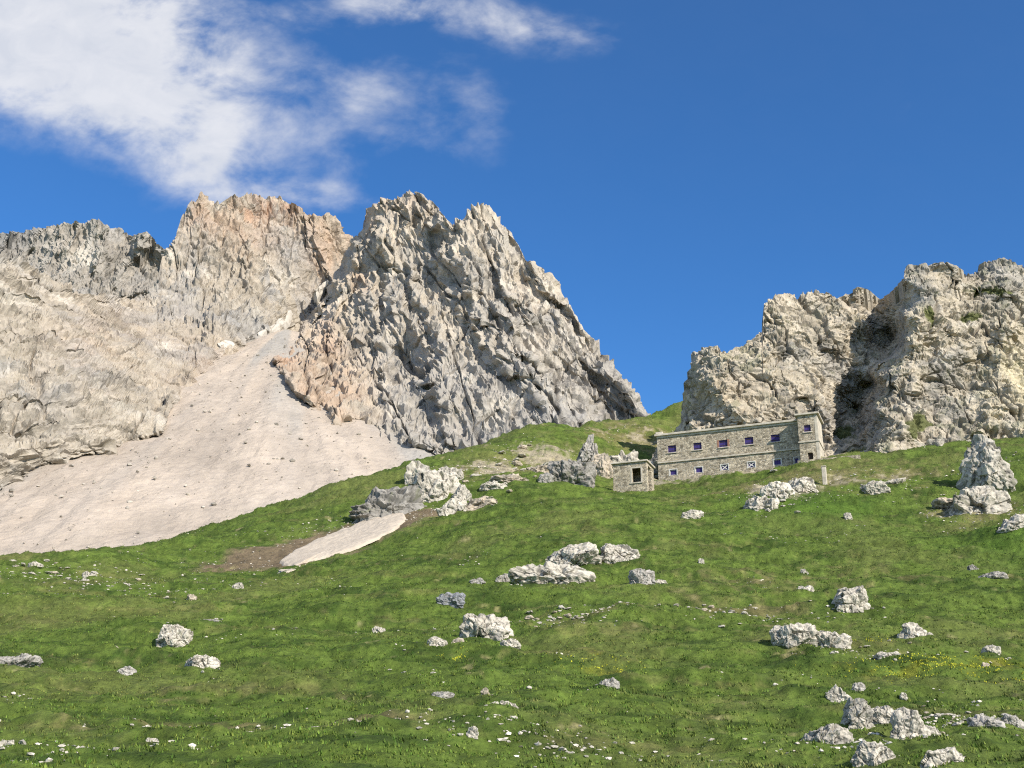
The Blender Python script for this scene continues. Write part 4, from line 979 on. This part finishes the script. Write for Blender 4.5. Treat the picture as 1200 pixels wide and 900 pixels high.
def window(x, z, w, h, y, parent, style, red=False):
    """frame in the opening; closed violet shutter leaves, sill or white cross boards"""
    yr = y + .16
    fw = .09
    fr = box_mesh('frame', [(x - w + .004, x - w + fw, yr, yr + .12, z - h + .004, z + h - .004), (x + w - fw, x + w - .004, yr, yr + .12, z - h + .004, z + h - .004),
                            (x - w + fw, x + w - fw, yr, yr + .12, z + h - fw, z + h - .004), (x - w + fw, x + w - fw, yr, yr + .12, z - h + .004, z - h + fw)])
    white = style != 'upper'
    win = link('window', fr, MAT['white_paint'] if white else MAT['shutter'], parent)
    link('shutter', box_mesh('shutter', [(x - w + fw, x - .012, yr + .03, yr + .09, z - h + fw, z + h - fw), (x + .012, x + w - fw, yr + .03, yr + .09, z - h + fw, z + h - fw)]), MAT['shutter'], win)
    if style == 'upper':
        link('shutter_batten', box_mesh('shutter_batten', [(x - w + fw + .03, x + w - fw - .03, yr + .005, yr + .028, z + s * h * .5 - .05, z + s * h * .5 + .05) for s in (-1, 1)]), MAT['dark_wood'], win)
        link('sill', box_mesh('sill', [(x - w - .22, x + w + .22, y - .16, y + .12, z - h - .16, z - h - .002)], .015), MAT['concrete'], win)
        for s in (-1, 1) if red else (): link('brick_jamb', box_mesh('brick_jamb', [(x + s * (w + .16) - .15, x + s * (w + .16) + .15, y - .02, y + .05, z - h + .01, z + h + .05)]), MAT['brick'], win)
    else:
        link('surround', box_mesh('surround', [(x - w - .12, x - w - .002, y - .035, y + .1, z - h - .1, z + h + .12), (x + w + .002, x + w + .12, y - .035, y + .1, z - h - .1, z + h + .12), (x - w - .002, x + w + .002, y - .035, y + .1, z + h + .002, z + h + .12)]), MAT['white_paint'], win)
        if style == 'cross':
            bm = bmesh.new()
            for k, s in enumerate((-1, 1)):
                a = math.atan2(2 * h, 2 * w) * s; dx, dz = math.cos(a), math.sin(a); nx_, nz_ = -dz * .075, dx * .075; l = math.hypot(w, h) * .92
                yy = yr - .02 - .03 * k
                q = [(x - dx * l - nx_, z - dz * l - nz_), (x + dx * l - nx_, z + dz * l - nz_), (x + dx * l + nx_, z + dz * l + nz_), (x - dx * l + nx_, z - dz * l + nz_)]
                f0 = [bm.verts.new((a_, yy - .025, b_)) for a_, b_ in q]; f1 = [bm.verts.new((a_, yy, b_)) for a_, b_ in q]
                bm.faces.new(f0); bm.faces.new(f1[::-1])
                for i in range(4): bm.faces.new([f0[i], f0[i - 1], f1[i - 1], f1[i]])
            bmesh.ops.recalc_face_normals(bm, faces=bm.faces)
            me = bpy.data.meshes.new('cross_boards'); bm.to_mesh(me); bm.free(); link('cross_boards', me, MAT['white_paint'], win)
    return win
for i, x in enumerate(ux): window(x, zu, UW, UH, 0, root, 'upper', red=(i == 2))
for i, x in enumerate(lx): window(x, zl, LW if i < 5 else .36, LH, 0, root, 'cross' if i in (2, 3) else 'lower')
# tower
twx, twz = x_at(946.3, -PROT, 5), z_at(1.4, -PROT, 502.0)
tdx = x_at(949.8, -PROT, 1)
th = [(twx - .5, twx + .5, twz - .55, twz + .55), (tdx - .38, tdx + .38, -.1, 1.35)]
tb = pierced(0, TW, -3.0, zt - .3, -PROT, -PROT + .5, th)
tb += [(0, .45, -PROT + .5, TDEP - PROT, -3, zt - .3), (TW - .45, TW, -PROT + .5, TDEP - PROT, -3, zt - .3), (.45, TW - .45, TDEP - PROT - .45, TDEP - PROT, -3, zt - .3)]
tw = link('tower', box_mesh('tower', tb), MAT['masonry'], root)
link('roof', box_mesh('tower_roof', [(-.38, TW + .38, -PROT - .38, TDEP - PROT + .3, zt - .3 + .002, zt)], .03), MAT['concrete'], tw)
link('string_course', box_mesh('tower_string', [(-.12, TW + .14, -PROT - .14, -PROT - .002, zts - .11, zts + .09), (TW + .002, TW + .14, -PROT - .002, TDEP - PROT, zts - .11, zts + .09)]), MAT['concrete'], tw)
link('plaster_quoin', box_mesh('plaster_quoin', [(TW - .42, TW + .03, -PROT - .03, -PROT - .002, -1.5, zts - .12), (TW - .42, TW + .03, -PROT - .03, -PROT - .002, zts + .1, zt - .31), (TW + .002, TW + .03, -PROT - .002, TDEP - PROT - .3, zts + .1, zt - .31), (TW + .002, TW + .03, -PROT - .002, TDEP - PROT - .3, -1.5, zts - .12)]), MAT['concrete'], tw)
window(twx, twz, .5, .55, -PROT, tw, 'upper')
link('door', box_mesh('door', [(tdx - .37, tdx + .37, -PROT + .3, -PROT + .36, -.09, 1.34)]), MAT['dark_wood'], tw)

# low retaining wall and concrete post under the tower
def wall_line(pts, h, t, name, label, cat, mat):
    bm = bmesh.new(); P_ = [np.array(p) for p in pts]; rings = []
    for i, p in enumerate(P_):
        d = P_[min(i + 1, len(P_) - 1)] - P_[max(i - 1, 0)]; d[2] = 0; d /= np.linalg.norm(d); n = np.array([-d[1], d[0], 0]) * t / 2
        hh = h * (1 + .18 * math.sin(i * 2.3) + .1 * math.sin(i * 5.1))
        rings.append([bm.verts.new(p - n - [0, 0, 1.2]), bm.verts.new(p + n - [0, 0, 1.2]), bm.verts.new(p + n + [0, 0, hh]), bm.verts.new(p - n + [0, 0, hh])])
    for a, b in zip(rings[:-1], rings[1:]):
        for k in range(4): bm.faces.new([a[k], b[k], b[(k + 1) % 4], a[(k + 1) % 4]])
    bm.faces.new(rings[0]); bm.faces.new(rings[-1][::-1]); bmesh.ops.recalc_face_normals(bm, faces=bm.faces)
    me = bpy.data.meshes.new(name); bm.to_mesh(me); bm.free()
    return tag(link(name, me, mat), label, cat)
def gline(pxs): return [ground_hit(a, b) for a, b in pxs]
wall_line([loc2w(x, -PROT - 1.2, -.15) for x in np.linspace(-.3, 9.0, 14)], .0, .6, 'retaining_wall', 'low stone terrace wall along the foot of the barracks tower', 'wall', MAT['masonry'])
g = ground_hit(967, 568)
pb = link('concrete_post', box_mesh('concrete_post', [(-.3, .3, -.3, .3, -1.0, 2.5), (-.36, .36, -.36, .36, 2.502, 2.65)], .05), MAT['concrete'], loc=g, rot=(0, 0, RZ))
tag(pb, 'stout pale concrete post below the barracks tower', 'post')
wall_line(gline([(762, 564), (775, 563), (790, 562), (806, 560)]) , .5, .5, 'retaining_wall', 'short stone wall stub between the hut and the barracks', 'wall', MAT['masonry'])

# ------------------------------------------------------------------ hut
HO = at(718.8, 571.0, 179.0)
hut = link('stone_hut', None, loc=HO, rot=(0, 0, RZ)); tag(hut, 'small flat roofed stone hut with an open dark doorway', 'hut')
def hpx(x, y, z): return proj(HO + AX * x + AY * y + np.array([0, 0, z]))
HW = solve(lambda x: 757.8 - hpx(x, 0, 1.5)[0], 0, 20); HH = solve(lambda z: hpx(0, 0, z)[1] - 544.5, 0, 9)
hd0, hd1 = solve(lambda x: 740.8 - hpx(x, 0, 1.5)[0], 0, 20), solve(lambda x: 751.0 - hpx(x, 0, 1.5)[0], 0, 20)
hz0, hz1 = solve(lambda z: hpx(hd0, 0, z)[1] - 565.5, -2, 9), solve(lambda z: hpx(hd0, 0, z)[1] - 549.0, 0, 9)
print('HUT', HW, HH, hd0, hd1, hz0, hz1)
HDP = 4.2
hb = pierced(0, HW, -2.5, HH, 0, .45, [(hd0, hd1, hz0, hz1)]) + [(0, .45, .45, HDP, -2.5, HH), (.45, HW - .45, HDP - .4, HDP, -2.5, HH)]
hb += [(HW - .45, HW, .45, .9, -2.5, HH), (HW - .45, HW, 2.6, HDP, -2.5, HH), (HW - .45, HW, .9, 2.6, HH - .45, HH)]
link('wall', box_mesh('hut_wall', hb), MAT['masonry'], hut)
link('roof', box_mesh('hut_roof', [(-.25, HW + .25, -.28, HDP + .2, HH + .002, HH + .24)], .03), MAT['concrete'], hut)
link('door_frame', box_mesh('door_frame', [(hd0 - .26, hd0 - .002, -.03, .2, hz0, hz1 + .2), (hd1 + .002, hd1 + .26, -.03, .2, hz0, hz1 + .2), (hd0 - .002, hd1 + .002, -.03, .2, hz1 + .002, hz1 + .2), (hd0 - .3, hd1 + .3, -.12, .2, hz0 - .18, hz0 - .002)]), MAT['concrete'], hut)
link('floor', box_mesh('hut_floor', [(.45, HW - .45, .45, HDP - .4, hz0 - .3, hz0 - .05)]), MAT['soil'], hut)
